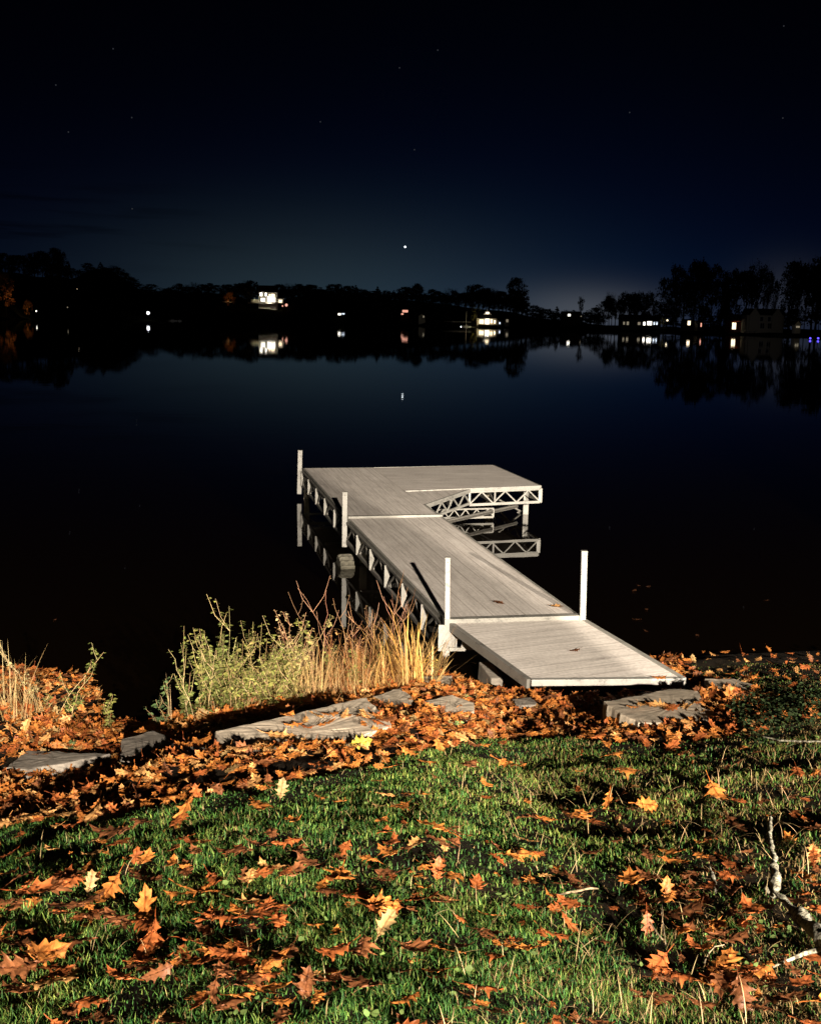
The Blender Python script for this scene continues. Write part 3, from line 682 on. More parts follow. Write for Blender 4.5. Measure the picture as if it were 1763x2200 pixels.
drop = np.array([0, 0, -0.006])
panel('deck_panel', [dI + drop, dN + drop, dJ, dK], 1, DECK)
panel('corner_gusset', [dT2 + drop * 2, dI + drop * 2 + np.array([.02, 0, 0]), dT1 + drop * 2], 0, DECK)
rampv = (dF - dD); rl = np.linalg.norm(rampv)
rp = panel('ramp', [dD + rampv * .03, dF - rampv * .02, dG - rampv * .02, dE + (dG - dE) * .03], 1, DECK, 0.03)
rp['label'] = 'short ramp of crosswise boards leading down to the leafy bank'
# trims
b = MB(); up = UPV * 0.012
b.bar(dB + up * .2 - (dC - dB) * .02, dC + up * .2 + (dC - dB) * .03, 0.075, 0.05); b.build('joint_bar', METAL, dock, bevel=.004)
b = MB(); b.bar(dD + up * .4 - (dE - dD) * .05, dE + up * .4 + (dE - dD) * .01, 0.085, 0.06); b.build('joint_bar', METAL, dock, bevel=.004)
b = MB(); b.bar(dF - up * 1.2, dG - up * 1.2, 0.05, 0.052); b.build('ramp_lip', WHITE, dock, bevel=.004)
for a, c, s in ((dD, dF, -1), (dE, dG, 1)):
    b = MB(); off = np.array([s * .012, 0, 0]); b.bar(a + off - UPV * .033 + rampv * .03, c + off - UPV * .033 - rampv * .01, 0.03, 0.075)
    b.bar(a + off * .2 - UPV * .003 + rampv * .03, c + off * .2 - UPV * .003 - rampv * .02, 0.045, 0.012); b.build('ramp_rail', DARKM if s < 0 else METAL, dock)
def edge(a, c, m=METAL, h=0.045, off=0.0, wd=0.025):
    b = MB(); b.bar(a - UPV * (h / 2 + off), c - UPV * (h / 2 + off), wd, h); return b.build('edge_rail', m, dock)
ln = np.array([-.016, -.004, 0]); rn = -ln
edge(dA + ln, dB + ln, METAL); edge(dB + ln, dD + ln, METAL); edge(dC + rn, dE + rn, METAL); edge(dT2 + rn, dC + rn, METAL)
edge(dN + [0, .015, 0], dA + [0, .015, 0], METAL); edge(dN + [0, .016, 0], dJ + [0, .016, 0], METAL); edge(dJ + [.014, 0, 0], dK + [.014, 0, 0], METAL)
def truss(a, c, depth, n, m=METAL, w=0.03, vert=True, tops=True, off=0.045):
    a = np.array(a) - UPV * off; c = np.array(c) - UPV * off; dn = UPV * depth; b = MB()
    b.bar(a - dn, c - dn, w, w * 1.25)
    if vert:
        for k in range(n + 1):
            q = a + (c - a) * k / n; pb = MB(); pb.bar(q - UPV * .01, q - dn, 0.06, w * .8); pb.build('truss_post', METAL, dock)
    if tops: b.bar(a - UPV * .012, c - UPV * .012, w, w * .9)
    e = (c - a) / n; pw = w * .62
    for k in range(n + 1):
        p = a + e * k
        if not vert and k in (0, n): b.bar(p - UPV * .01, p - dn, w, w * .8)
    for k in range(n):
        p = a + e * k; q = p + e; mid = (p + q) / 2
        b.bar(p - dn + UPV * .01, mid - UPV * .02, pw); b.bar(mid - UPV * .02, q - dn + UPV * .01, pw)
    return b.build('truss', m, dock)
dpt = 0.26
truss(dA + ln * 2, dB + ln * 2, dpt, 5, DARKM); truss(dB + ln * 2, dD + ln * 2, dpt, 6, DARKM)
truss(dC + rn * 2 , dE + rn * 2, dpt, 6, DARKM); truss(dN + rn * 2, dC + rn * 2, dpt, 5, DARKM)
truss(dA + [0, .04, 0], dN + [0, .04, 0], dpt, 2, vert=False)
sl = (dK - dI) / np.linalg.norm(dK - dI)
truss(dT1 - [0, .02, 0], dK - [0, .02, 0], 0.215, 3, WHITE, 0.032, vert=False)
truss(dT2 - [0, .03, 0], dT1 - [0, .03, 0], 0.19, 4, WHITE, 0.028, vert=False)
truss(dN + [.1, .05, 0], dJ + [0, .05, 0], 0.215, 6, METAL, 0.03, vert=False)
truss(dK + [.03, 0, 0], dJ + [.03, 0, 0], 0.215, 4, METAL, 0.03, vert=False)
b = MB(); b.bar(dI - UPV * .022 - [0, .012, 0], dK - UPV * .022 - [0, .012, 0], .03, .05); b.build('edge_rail', WHITE, dock)
b = MB(); b.bar(dT2 - UPV * .03 - [0, .014, 0], dT1 - UPV * .03 - [0, .014, 0], .03, .04); b.build('edge_rail', WHITE, dock)
for k in (0.33, 0.66):
    truss(dN + (dJ - dN) * k - UPV * .01, dI + (dK - dI) * k - UPV * .01, 0.2, 3, DARKM, 0.026, vert=False)
for k in (0.15, 0.5, 0.85):                                # cross beams under the walkway
    for a, c, a2, c2 in ((dA, dN, dB, dC), (dB, dC, dD, dE)):
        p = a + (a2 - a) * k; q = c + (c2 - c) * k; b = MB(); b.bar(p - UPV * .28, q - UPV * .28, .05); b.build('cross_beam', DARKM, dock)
truss((.42, 17.7, .30), (1.32, 17.95, .30), .15, 5, METAL, .026, vert=False, off=0)   # low frame just above the water
truss((.30, 16.6, .24), (1.75, 18.55, .24), .0, 1, DARKM, .04, vert=False, off=0)
# legs, braces, wheel
def leg(x, y, z1, w=0.085, braces=(), m=LEGM):
    b = MB(); zb = min(-0.6, float(ground(x, y)) - .1); b.box((x, y, (zb + z1) / 2), (w, w, z1 - zb)); o = b.build('leg', m, dock, bevel=.006)
    for p, q in braces:
        b = MB(); b.bar(p, q, .024); bo = b.build('brace', m, o); bo.matrix_parent_inverse = Matrix.Identity(4); bo.location = (0, 0, 0)
    return o
leg(1.90, 18.62, ZA - .03, 0.09, [((1.45, 18.35, .36), (1.83, 18.75, .12)), ((1.83, 18.75, .12), (1.2, 19.0, -.3))], METAL)
leg(1.40, 20.45, ZA - .03, 0.09, [((1.35, 20.4, .15), (.75, 19.6, .42)), ((1.42, 20.4, .1), (1.75, 19.4, .42))])
leg(-.05, 20.1, ZA - .05, 0.08)
leg(-1.83, 19.85, ZA - .06, 0.10, [((-1.80, 19.8, .03), (-1.45, 19.6, .24))])
leg(-.60, 14.55, ZB - .05, 0.10, [((-.55, 14.5, .06), (-.12, 14.3, .30)), ((-.58, 14.5, .01), (-.30, 14.35, .08))])
leg(-.48, 14.45, ZB - .05, 0.05)
leg(.42, 14.7, ZB - .05, 0.09)
def wheel(x, y, rad=0.25, wd=0.18, zc=-0.0):
    b = MB(); n = 72
    prof = [(-.5, .70), (-.5, .93), (-.36, 1.0), (.36, 1.0), (.5, .93), (.5, .70)]
    vs = []; fs = []
    for k in range(n):
        a = 2 * math.pi * k / n; lug = 1.0 if k % 4 < 2 else 0.86
        for px, pr in prof:
            rr = rad * pr * (lug if pr > .9 else 1); vs.append((px * wd, rr * math.sin(a), rr * math.cos(a)))
    q = len(prof)
    for k in range(n):
        for j in range(q - 1): fs.append((k * q + j, ((k + 1) % n) * q + j, ((k + 1) % n) * q + j + 1, k * q + j + 1))
    fs += [tuple(k * q for k in range(n))[::-1], tuple(k * q + q - 1 for k in range(n))]
    th = math.atan2(dA[0] - dD[0], dA[1] - dD[1]); c, s = math.cos(-th * 1.0), math.sin(-th * 1.0)
    b.add([(x + a * c - e * s, y + a * s + e * c, zc + h) for a, e, h in vs], fs)
    o = b.build('wheel', RUBBER, dock)
    h = MB(); h.tube([(x - wd * .7, y - .03, zc), (x + wd * 1.2, y + .06, zc)], .03, 8); a = h.build('axle', METAL, o); a.matrix_parent_inverse = Matrix.Identity(4)
    o['label'] = 'ribbed plastic dock wheel half sunk in the water'; return o
wheel(-.82, 14.30)
# square mooring posts
def post(x, y, z0, z1, w=0.058, tilt=(0, 0), cap=True):
    b = MB(); h = z1 - z0; vs = []
    for k, z in enumerate((z0, z1)):
        ox, oy = tilt[0] * (z - z0), tilt[1] * (z - z0)
        vs += [(x + ox + sx * w / 2, y + oy + sy * w / 2, z) for sx, sy in ((-1, -1), (1, -1), (1, 1), (-1, 1))]
    b.add(vs, [(3, 2, 1, 0), (4, 5, 6, 7)] + [(k, (k + 1) % 4, 4 + (k + 1) % 4, 4 + k) for k in range(4)])
    o = b.build('mooring_post', WHITE, dock, bevel=.005)
    b = MB(); b.box((x + tilt[0] * h, y + tilt[1] * h, z1 + .004), (w * 1.06, w * 1.06, .016)); cp = b.build('post_cap', METAL, o, bevel=.003); cp.matrix_parent_inverse = Matrix.Identity(4)
    b = MB(); b.box((x + tilt[0] * h, y + tilt[1] * h - w / 2 - .001, z1 - .03), (w * .3, .004, w * .3)); hp = b.build('pin_hole', DARKM, o); hp.matrix_parent_inverse = Matrix.Identity(4)
    return o
post(.352, 9.88, .28, 1.14, .046, (-.018, 0)); post(1.585, 10.09, .50, 1.18, .054, (-.018, 0)); post(-.855, 14.68, .27, .99, .066, (0, 0)); post(-1.955, 19.8, .18, .94, .076, (.016, 0))
# bracket plates under the near joint
b = MB(); b.box((.345, 9.86, .42), (.15, .02, .24)); b.box((.43, 9.85, .42), (.012, .03, .22)); b.build('bracket_plate', METAL, dock)
b = MB()
for vs in ([(.50, 9.83, .53), (.60, 9.83, .50), (.63, 9.83, .32), (.47, 9.83, .32)],):
    b.add([(x, y, z) for x, y, z in vs] + [(x, y + .02, z) for x, y, z in vs], [(0, 1, 2, 3), (7, 6, 5, 4), (0, 4, 5, 1), (1, 5, 6, 2), (2, 6, 7, 3), (3, 7, 4, 0)])
b.box((.44, 9.84, .325), (.14, .03, .03)); b.build('gusset_plate', METAL, dock)
for p, q in ((dD, dE),):
    for k in (.03, .10, .17):
        b = MB(); b.tube([p + (q - p) * k - UPV * .035 - [0, .02, 0], p + (q - p) * k - UPV * .035 - [0, .06, 0]], .018, 8); b.build('hinge', METAL, dock)
# ------------------------------------------------------------------ flat stones along the bank
def slab_stone(label, poly, thick, m, lift=0.05, seed=0, group='flat stones along the bank', tilt=-.09, zs=None, name='flat_stone'):
    r = random.Random(seed)
    G_ = [on_ground(*p) for p in poly]; y0 = float(np.mean([p[1] for p in G_]))
    z = max(p[2] - tilt * (p[1] - y0) for p in G_) * .6 + sum(p[2] - tilt * (p[1] - y0) for p in G_) / len(G_) * .4 + lift
    P = []
    for q in poly:
        d = ray(*q); k = (z - tilt * y0 - HC) / (d[2] - tilt * d[1]); P.append(CAMP + d * k)
    c = np.mean(P, axis=0)
    out = []
    n = len(P)
    for k in range(n):
        a, b = P[k], P[(k + 1) % n]; L = np.linalg.norm(b - a); m_ = max(2, int(L / 0.045))
        nrm = np.array([(b - a)[1], -(b - a)[0], 0]); nrm /= max(1e-6, np.linalg.norm(nrm))
        for j in range(m_):
            f = j / m_; q = a + (b - a) * f; amp = 0.005 if j else 0.003
            out.append(q + nrm * (r.gauss(0, amp) + .010 * math.sin(5 * f + k)))
    mb = MB(); N_ = len(out); rings = []
    def ring(scale, dz, jit):
        return [np.array([c[0] + (p[0] - c[0]) * scale, c[1] + (p[1] - c[1]) * scale, z + dz + tilt * (c[1] + (p[1] - c[1]) * scale - y0) + r.gauss(0, jit)]) for p in out]
    levels = [(1.0, -thick - .08, .003), (1.01, -thick * .6, .003), (1.0, -.009, .002), (.99, -.001, .0012), (.9, .001, .0012), (.66, .002, .001), (.33, .002, .001)]
    vs = []
    for s_, d_, j_ in levels: vs += ring(s_, d_, j_)
    vs.append(np.array([c[0], c[1], z + .002 + tilt * (c[1] - y0)])); fs = []
    for l in range(len(levels) - 1):
        for k in range(N_): fs.append((l * N_ + k, l * N_ + (k + 1) % N_, (l + 1) * N_ + (k + 1) % N_, (l + 1) * N_ + k))
    L0 = (len(levels) - 1) * N_
    for k in range(N_): fs.append((L0 + k, L0 + (k + 1) % N_, len(vs) - 1))
    mb.add(vs, fs); o = mb.build(name, m); tag(o, label, 'stone', group); return (P, z, y0, tilt)
DP = lambda *pts: [(x * D, y * D) for x, y in pts]
STONES = []
def S(*a, **k): STONES.append(slab_stone(*a, **k))
S('long broad grey slab on the bank, largest of the flat stones', DP((452, 1540), (775, 1468), (826, 1528), (720, 1560), (600, 1582), (470, 1585)),   .10, SLATE, .065, 1, tilt=-.02)
S('dark rounded slab beside the notch of black water', DP((255, 1556), (325, 1538), (352, 1553), (372, 1582), (371, 1590), (258, 1594)), .07, DSLATE, .07, 2)
S('narrow dark slab squeezed between the rounded slab and the largest one', DP((374, 1570), (448, 1574), (450, 1588), (376, 1592)), .07, DSLATE, .06, 3)
S('thin dark pointed slab under the straw coloured grass', DP((5, 1617), (60, 1580), (140, 1584), (232, 1588), (150, 1604), (60, 1620)), .06, DSLATE, .03, 4)
S('small pale slab touching the far corner of the largest one', DP((786, 1466), (848, 1448), (868, 1474), (858, 1490), (812, 1490)), .08, SLATE, .05, 5)
S('square grey slab below the iris blades', [(880, 1453), (972, 1452), (979, 1488), (882, 1498)], .08, SLATE, .075, 6, tilt=-.03)
S('leaf strewn grey slab in front of the square one', [(898, 1509), (973, 1492), (1022, 1514), (1010, 1532), (934, 1528)], .08, SLATE, .065, 7, tilt=-.03)
S('small grey stone tucked under the side of the ramp', [(1080, 1460), (1122, 1457), (1130, 1466), (1078, 1476)], .08, DSLATE, .08, 9)
S('half buried grey slab below the ramp lip', [(1101, 1502), (1142, 1498), (1152, 1514), (1112, 1516)], .06, DSLATE, .045, 10)
S('wide grey slab at the foot of the ramp', [(1297, 1507), (1445, 1479), (1500, 1483), (1507, 1519), (1555, 1542), (1541, 1556), (1372, 1552), (1330, 1534)], .09, SLATE, .05, 11, tilt=-.06)
S('pale grey slab beyond the wide one at the foot of the ramp', [(1514, 1458), (1579, 1458), (1633, 1477), (1629, 1488), (1530, 1478)], .08, SLATE, .05, 12)
# leaning concrete block under the ramp
mb = MB(); g0 = on_ground(1062, 1482); mb.box((g0[0] - .03, g0[1] + .12, g0[2] + .06), (.11, .36, .17), Matrix.Rotation(.25, 3, 'Z') @ Matrix.Rotation(.12, 3, 'X'))
tag(mb.build('concrete_block', DSLATE, bevel=.012), 'grey concrete block lying in the shadow under the ramp', 'block')
# fallen branch covered in lichen, sticks
def stick(name, label, pts_px, rads, m, lifts, n=8, cat='branch', rough=.25, forks=(), group=None):
    P = []
    for (px, py), l in zip(pts_px, lifts):
        p = on_ground(px, py); p = p.copy(); P.append(p + [0, 0, l])
    r = random.Random(len(label)); pts = []; rr = []
    for k in range(len(P) - 1):
        L = np.linalg.norm(P[k + 1] - P[k]); m_ = max(2, int(L / .022))
        for j in range(m_):
            f = j / m_; rad = rads[k] + (rads[k + 1] - rads[k]) * f
            pts.append(P[k] + (P[k + 1] - P[k]) * f + np.array([r.gauss(0, rad * .22) for _ in range(3)])); rr.append(rad * (1 + r.uniform(-rough, rough)))
    pts.append(P[-1]); rr.append(rads[-1])
    mb = MB(); mb.tube(pts, rr, n); o = mb.build(name, m, smooth=True); tag(o, label, cat, group)
    for fpx, frad, fl in forks:
        q = [on_ground(*p) + [0, 0, l] for p, l in zip(fpx, fl)]; fb = MB(); fb.tube(q, frad, 6); fo = fb.build('twig', m, o, smooth=True); fo.matrix_parent_inverse = Matrix.Identity(4)
    return o
stick('fallen_branch', 'long fallen branch crusted with white lichen at the edge of the lawn', DP((1619, 1757), (1617, 1800), (1625, 1845), (1630, 1895), (1628, 1915), (1660, 1945), (1672, 1960), (1700, 1992), (1745, 2040), (1800, 2085)),
      [.006, .009, .010, .014, .013, .010, .018, .021, .025, .027], LICHEN, [.08, .08, .075, .07, .065, .06, .06, .065, .07, .07], 10, rough=.38,
      forks=[(DP((1630, 1912), (1612, 1905), (1606, 1898)), [.012, .009, .003], [.04, .055, .06]), (DP((1725, 2025), (1690, 2035), (1655, 2050), (1625, 2057)), [.009, .007, .005, .003], [.04, .04, .04, .03]), (DP((1621, 1790), (1612, 1768), (1608, 1754)), [.004, .003, .002], [.05, .07, .075])])
stick('lichen_stick', 'short white lichen crusted stick in the shadow left of the long branch', DP((1491, 1852), (1497, 1872), (1502, 1885), (1507, 1905)), [.003, .007, .008, .006], LICHEN, [.05, .05, .045, .04], 8)
stick('peeled_stick', 'pale peeled stick lying on the lawn among brown leaves', DP((1170, 1912), (1195, 1910), (1222, 1904), (1240, 1899), (1258, 1900)), [.003, .005, .0045, .004, .0025], simple('peeled_wood', (.20, .15, .085), .8, .4, 40), [.045, .05, .05, .05, .05], 7)
stick('fallen_branch', 'long thin pale stick lying beside the creeping ground cover', DP((1600, 1572), (1640, 1582), (1690, 1584), (1760, 1586)), [.003, .005, .005, .005], LICHEN, [.06, .06, .06, .06], 7)
TWIG = simple('dead_twig', (.20, .15, .09), .9, .4, 30)
for k, (lb, pts) in enumerate([
    ('bent straw coloured twig near the bottom of the lawn', ((1480, 2050), (1489, 2038), (1502, 2033), (1522, 2036))), ('forked pale stalk standing in the short grass', ((1400, 2010), (1395, 1985), (1390, 1962), (1391, 1945))),
    ('thin dry stalk leaning over dark leaves', ((1395, 2000), (1378, 1990), (1362, 1972))), ('dry twig poking out of the leaves beyond the ramp', ((1545, 1445), (1556, 1440), (1566, 1428)))]):
    stick('twig', lb, DP(*pts), [.0025, .0022, .002, .0015][:len(pts)], TWIG, [.03, .045, .06, .07][:len(pts)], 5, 'twig', .2)
# unseen bare oak up the slope, added so its trunk shadows the dock
ok = thing('shadow_oak', 'large unseen oak added behind the photographer to shade the dock', 'tree', (5.18, -2.2, float(ground(5.18, -2.2))))
zb = float(ground(5.18, -2.2)); mb = MB(); mb.tube([(5.18, -2.2, zb - .3), (5.18, -2.2, zb + .4), (5.2, -2.18, zb + 2.5), (5.16, -2.25, zb + 7), (5.2, -2.2, zb + 14)], [.42, .29, .27, .25, .14], 14); mb.build('trunk', BARK, ok, smooth=True)
r = random.Random(5)
for k in range(9):
    a = r.random() * 6.28; h = zb + 10 + r.random() * 3.6; L = 2 + 2 * r.random(); mb = MB()
    mb.tube([(5.18, -2.2, h), (5.18 + math.cos(a) * L * .5, -2.2 + math.sin(a) * L * .5, h + L * .35), (5.18 + math.cos(a) * L, -2.2 + math.sin(a) * L, h + L * .9)], [.09, .06, .015], 8); mb.build('limb', BARK, ok, smooth=True)
# ------------------------------------------------------------------ plants along the water's edge
class PB(MB):
    def blade(s, base, dirv, L, w, bend, tint, n=6, flop=0.0):
        base = np.array(base, float); d = np.array([math.cos(dirv), math.sin(dirv), 0.]); side = np.array([-d[1], d[0], 0])
        vs = []; p = base.copy(); a = math.pi / 2 - flop
        for k in range(n + 1):
            f = k / n; ww = w * (1 - f) ** .7 * (0.7 + .6 * min(1, f * 3)) / 2
            vs += [p - side * ww, p + side * ww]; p = p + (d * math.cos(a) + UPV * math.sin(a)) * L / n; a -= bend / n * (0.4 + 1.2 * f)
        s.tint = tint; s.add(vs, [(2 * k, 2 * k + 1, 2 * k + 3, 2 * k + 2) for k in range(n)])
    def leaf(s, p, d, L, w, tint, droop=.3, r=random):
        p = np.array(p); d = np.array(d, float); d /= max(1e-6, np.linalg.norm(d)); side = np.cross(d, UPV)
        if np.linalg.norm(side) < .05: side = np.array([1., 0, 0])
        side /= np.linalg.norm(side); nrm = np.cross(side, d)
        side = side * math.cos(r.gauss(0, .5)) + nrm * math.sin(r.gauss(0, .5)); q = lambda f, h, e: p + d * L * f + side * w * h + nrm * e * L
        s.tint = tint; s.add([q(0, 0, 0), q(.3, .5, .02), q(.3, -.5, .02), q(.65, .42, -droop * .25), q(.65, -.42, -droop * .25), q(1, 0, -droop * .6), q(.45, 0, -.05)],
                             [(0, 6, 1), (0, 2, 6), (1, 6, 3), (2, 4, 6), (3, 6, 5), (4, 5, 6)])
def vary(c, r, k=.25): f = 1 + r.uniform(-k, k); return tuple(max(0.004, min(.9, x * f * (1 + r.uniform(-.08, .08)))) for x in c)
GREEN = (.125, .14, .035); LIME = (.185, .185, .048); DKG = (.09, .14, .05); TAN = (.34, .235, .10); STRAW = (.35, .225, .09); RUST = (.34, .15, .05); REDST = (.22, .085, .05)
def weed(label, px, py, h, seed, n_st=3, leafc=GREEN, stemc=(.30, .22, .10), lean=(0, 0), lsize=.034, dens=58, spread=.13, bare=.0, group='leafy weeds at the water edge', name='leafy_weed', branchy=.5):
    r = random.Random(seed); g = on_ground(px, py); t = thing(name, label, 'plant', tuple(g), group)
    st = PB(); fo = PB()
    for k in range(n_st):
        b0 = g + [r.gauss(0, spread * .5), r.gauss(0, spread * .35), -.03]; H = h * (r.uniform(.55, 1.0) if k else 1.0); a = r.random() * 6.28; ln = [lean[0] + r.gauss(0, .30), lean[1] + r.gauss(0, .2)]
        pts = []; c = b0.copy(); nseg = 8
        for j in range(nseg + 1):
            f = j / nseg; pts.append(b0 + [ln[0] * H * f ** 1.4 + r.gauss(0, .008), ln[1] * H * f ** 1.4 + r.gauss(0, .008), H * f])
        st.tint = vary(stemc, r); st.tube(pts, [.0032 * (1 - .65 * j / nseg) for j in range(nseg + 1)], 4)
        sides = [(pts, 1.0)]
        for q in range(int(branchy * 6)):
            j = r.randint(2, nseg - 1); a = r.random() * 6.28; L = H * r.uniform(.18, .42); s0 = pts[j]
            sp = [s0, s0 + [math.cos(a) * L * .35, math.sin(a) * L * .35, L * .4], s0 + [math.cos(a) * L * .55, math.sin(a) * L * .55, L * .95]]
            st.tint = vary(stemc, r); st.tube(sp, [.0022, .0017, .001], 3); sides.append((sp, .42))
        for pp, wgt in sides:
            for q in range(int(dens * wgt * 1.0)):
                f = bare + (1 - bare) * r.random(); x = f * (len(pp) - 1); j = min(int(x), len(pp) - 2); p = pp[j] + (pp[j + 1] - pp[j]) * (x - j)
                a = r.random() * 6.28; up = r.uniform(-.2, .7); L = lsize * r.uniform(.55, 1.3) * (1.15 - .5 * f)
                fo.leaf(p + [math.cos(a) * .008, math.sin(a) * .008, 0], (math.cos(a), math.sin(a), up), L, L * .58, vary(leafc, r, .55), .5, r)
    st.build('stems', STEMM, t); fo.build('foliage', PLANTM, t); return t
def tuft(label, px, py, h, seed, n=70, c=TAN, w=.006, spread=.13, bend=(.3, 1.6), group='dry grass tufts at the water edge', name='dry_grass_tuft', flop=.35, cat='grass', dirs=None):
    r = random.Random(seed); g = on_ground(px, py); t = thing(name, label, cat, tuple(g), group); b = PB()
    for k in range(n):
        a = r.random() * 6.28 if dirs is None else r.gauss(dirs[0], dirs[1]); rr = spread * r.random() ** .6; q = r.random() * 6.28
        b.blade(g + [rr * math.cos(q), rr * math.sin(q) * .6, -.02], a, h * r.uniform(.45, 1.05), w * r.uniform(.6, 1.3), r.uniform(*bend), vary(c, r, .35), 7, abs(r.gauss(0, flop)))
    b.build('blades', PLANTM, t); return t
def shrub(label, px, py, h, seed, n=7, c=REDST, group='red stemmed shrubs by the dock', leafc=(.40, .22, .08), dens=10, lean=(0, 0), spread=.2):
    r = random.Random(seed); g = on_ground(px, py); t = thing('red_stemmed_shrub', label, 'shrub', tuple(g), group); st = PB(); fo = PB()
    def grow(p, d, L, rad, depth):
        pts = [p]; q = p.copy(); dd = d.copy()
        for j in range(4):
            dd = dd + np.array([r.gauss(0, .10), r.gauss(0, .10), .05]); dd /= np.linalg.norm(dd); q = q + dd * L / 4; pts.append(q.copy())
        st.tint = vary(c, r, .4); st.tube(pts, [rad * (1 - .17 * k) for k in range(5)], 4)
        for j in range(1, 5):
            if depth and r.random() < .75:
                a = r.random() * 6.28; nd = dd + np.array([math.cos(a) * .75, math.sin(a) * .6, .15]); grow(pts[j], nd / np.linalg.norm(nd), L * r.uniform(.4, .65), rad * .55, depth - 1)
            if r.random() < dens / 14: 
                for _ in range(r.randint(1, 3)):
                    a = r.random() * 6.28; fo.leaf(pts[j], (math.cos(a), math.sin(a), r.uniform(-.3, .6)), .016 * r.uniform(.6, 1.5), .011, vary(leafc, r, .5), .5, r)
    for k in range(n):
        b0 = g + [r.gauss(0, spread), r.gauss(0, spread * .5), -.03]; d = np.array([lean[0] + r.gauss(0, .5), lean[1] + r.gauss(0, .3), 1.]); grow(b0, d / np.linalg.norm(d), h * r.uniform(.4, .62), .0026, 2)
    st.build('stems', STEMM, t); fo.build('foliage', PLANTM, t); return t
# left clump
tuft('tall straw coloured grass tuft at the edge of the bank with upright blades', 18 * D, 1512 * D, .55, 1, 90, TAN, .005, .17, (.1, 2.0), flop=.42)
tuft('straw grass tuft with blades curling over towards the water', 70 * D, 1512 * D, .40, 2, 45, TAN, .006, .10, (.6, 2.6), flop=.45)
weed('tall budding weed rising out of the straw coloured grass', 72 * D, 1502 * D, .50, 3, 2, (.38, .32, .15), bare=.45, lsize=.022, lean=(-.12, 0))
weed('leaning weed with leafy sprays stretched over the water', 118 * D, 1512 * D, .52, 4, 2, GREEN, lean=(.62, 0), bare=.3, lsize=.028, dens=44)
weed('low bushy weed at the foot of the leaning one', 165 * D, 1520 * D, .27, 5, 4, GREEN, dens=40, lean=(.1, 0))
weed('single short leafy stalk beside the notch of black water', 226 * D, 1540 * D, .30, 6, 1, LIME, dens=60, lean=(.02, 0))
weed('little green sprig growing between the leaves and the thin dark slab', 150 * D, 1592 * D, .10, 7, 3, DKG, dens=16, lsize=.03, group='green sprigs among the leaves', branchy=.2)
# right of the notch
weed('thin twiggy weed nearest the notch of black water', 345 * D, 1530 * D, .36, 8, 3, DKG, bare=.05, lean=(-.05, 0), dens=24)
tuft('few bare dead stalks standing over the notch of black water', 355 * D, 1525 * D, .42, 81, 4, (.34, .24, .13), .005, .08, (0, .2), flop=.2)
weed('arching weed with a bare twig pointing away from the bank', 412 * D, 1525 * D, .62, 9, 3, GREEN, lean=(-.08, 0), dens=46)
weed('tall green weed, tallest of the leafy clump', 455 * D, 1500 * D, .72, 10, 4, GREEN, dens=66, branchy=.9)
weed('bushy yellow green weed in the heart of the clump', 487 * D, 1490 * D, .62, 11, 5, LIME, dens=64, branchy=.9)
weed('slender weed with a forked bare top above the clump', 505 * D, 1475 * D, .78, 12, 2, LIME, dens=34, bare=.15)
weed('dense low green weed in front of the clump', 520 * D, 1505 * D, .38, 13, 5, LIME, dens=56)
weed('leafy weed leaning towards the dock with pale young leaves', 545 * D, 1485 * D, .66, 14, 4, LIME, dens=60, lean=(.2, 0), branchy=.8)
weed('weed with yellow leaves mixed into the dry stalks', 600 * D, 1470 * D, .60, 15, 4, (.30, .25, .09), dens=42, lean=(.08, 0))
weed('brownish seeding weed behind the dry stalks', 640 * D, 1450 * D, .66, 16, 4, (.36, .25, .12), (.34, .18, .09), dens=30, bare=.35)
tuft('tangled heap of dry stalks in the middle of the bank', 610 * D, 1480 * D, .50, 17, 130, STRAW, .005, .28, (.3, 2.4), flop=.75)
tuft('thicket of pale dry stalks between the weeds and the dock', 690 * D, 1470 * D, .52, 18, 140, (.36, .23, .095), .005, .30, (.2, 2.2), flop=.6)
tuft('leaning orange dry stalks by the largest slab', 735 * D, 1460 * D, .50, 19, 80, RUST, .005, .2, (.1, 1.8), flop=.6)
weed('pale green weed low beside the orange stalks', 770 * D, 1440 * D, .40, 20, 4, LIME, dens=30)
shrub('tall red stemmed shrub with bare twigs reaching over the water', 700 * D, 1425 * D, .62, 21, 6, REDST, lean=(-.05, 0))
shrub('red stemmed shrub pressed against the side of the dock', 862 * D, 1395 * D, .70, 22, 8, (.25, .12, .07), leafc=(.45, .30, .10), dens=12, lean=(.05, 0))
shrub('thin red twigged shrub between the two larger ones', 780 * D, 1410 * D, .56, 23, 6, (.28, .14, .08), lean=(.05, 0))
tuft('wispy golden grass arching out over the water beside the dock', 800 * D, 1432 * D, .66, 41, 60, (.46, .27, .10), .005, .16, (.3, 1.8), flop=.5)
tuft('golden grass standing in front of the near post', 905 * D, 1425 * D, .62, 42, 46, (.46, .28, .11), .005, .14, (.1, 1.4), flop=.4)
weed('thin budding weed standing highest beside the dock truss', 690 * D, 1432 * D, .80, 43, 3, (.30, .20, .10), (.24, .12, .07), dens=9, bare=.6, lsize=.013)
weed('brown seeding weed with crossing twigs against the dock', 835 * D, 1415 * D, .84, 44, 4, (.32, .20, .09), (.26, .13, .07), dens=9, bare=.5, lsize=.014, branchy=1.0)
weed('budding weed leaning away from the dock over the water', 745 * D, 1428 * D, .70, 45, 4, (.34, .24, .11), (.26, .14, .08), dens=10, bare=.5, lsize=.014, lean=(-.2, 0), branchy=1.0)
tuft('low arching dry grass among the tall weeds', 500 * D, 1500 * D, .42, 46, 70, STRAW, .0045, .22, (.6, 2.4), flop=.7)
tuft('arching straw grass drooping over the leaves above the largest slab', 570 * D, 1492 * D, .46, 47, 80, TAN, .0045, .24, (.5, 2.4), flop=.7)
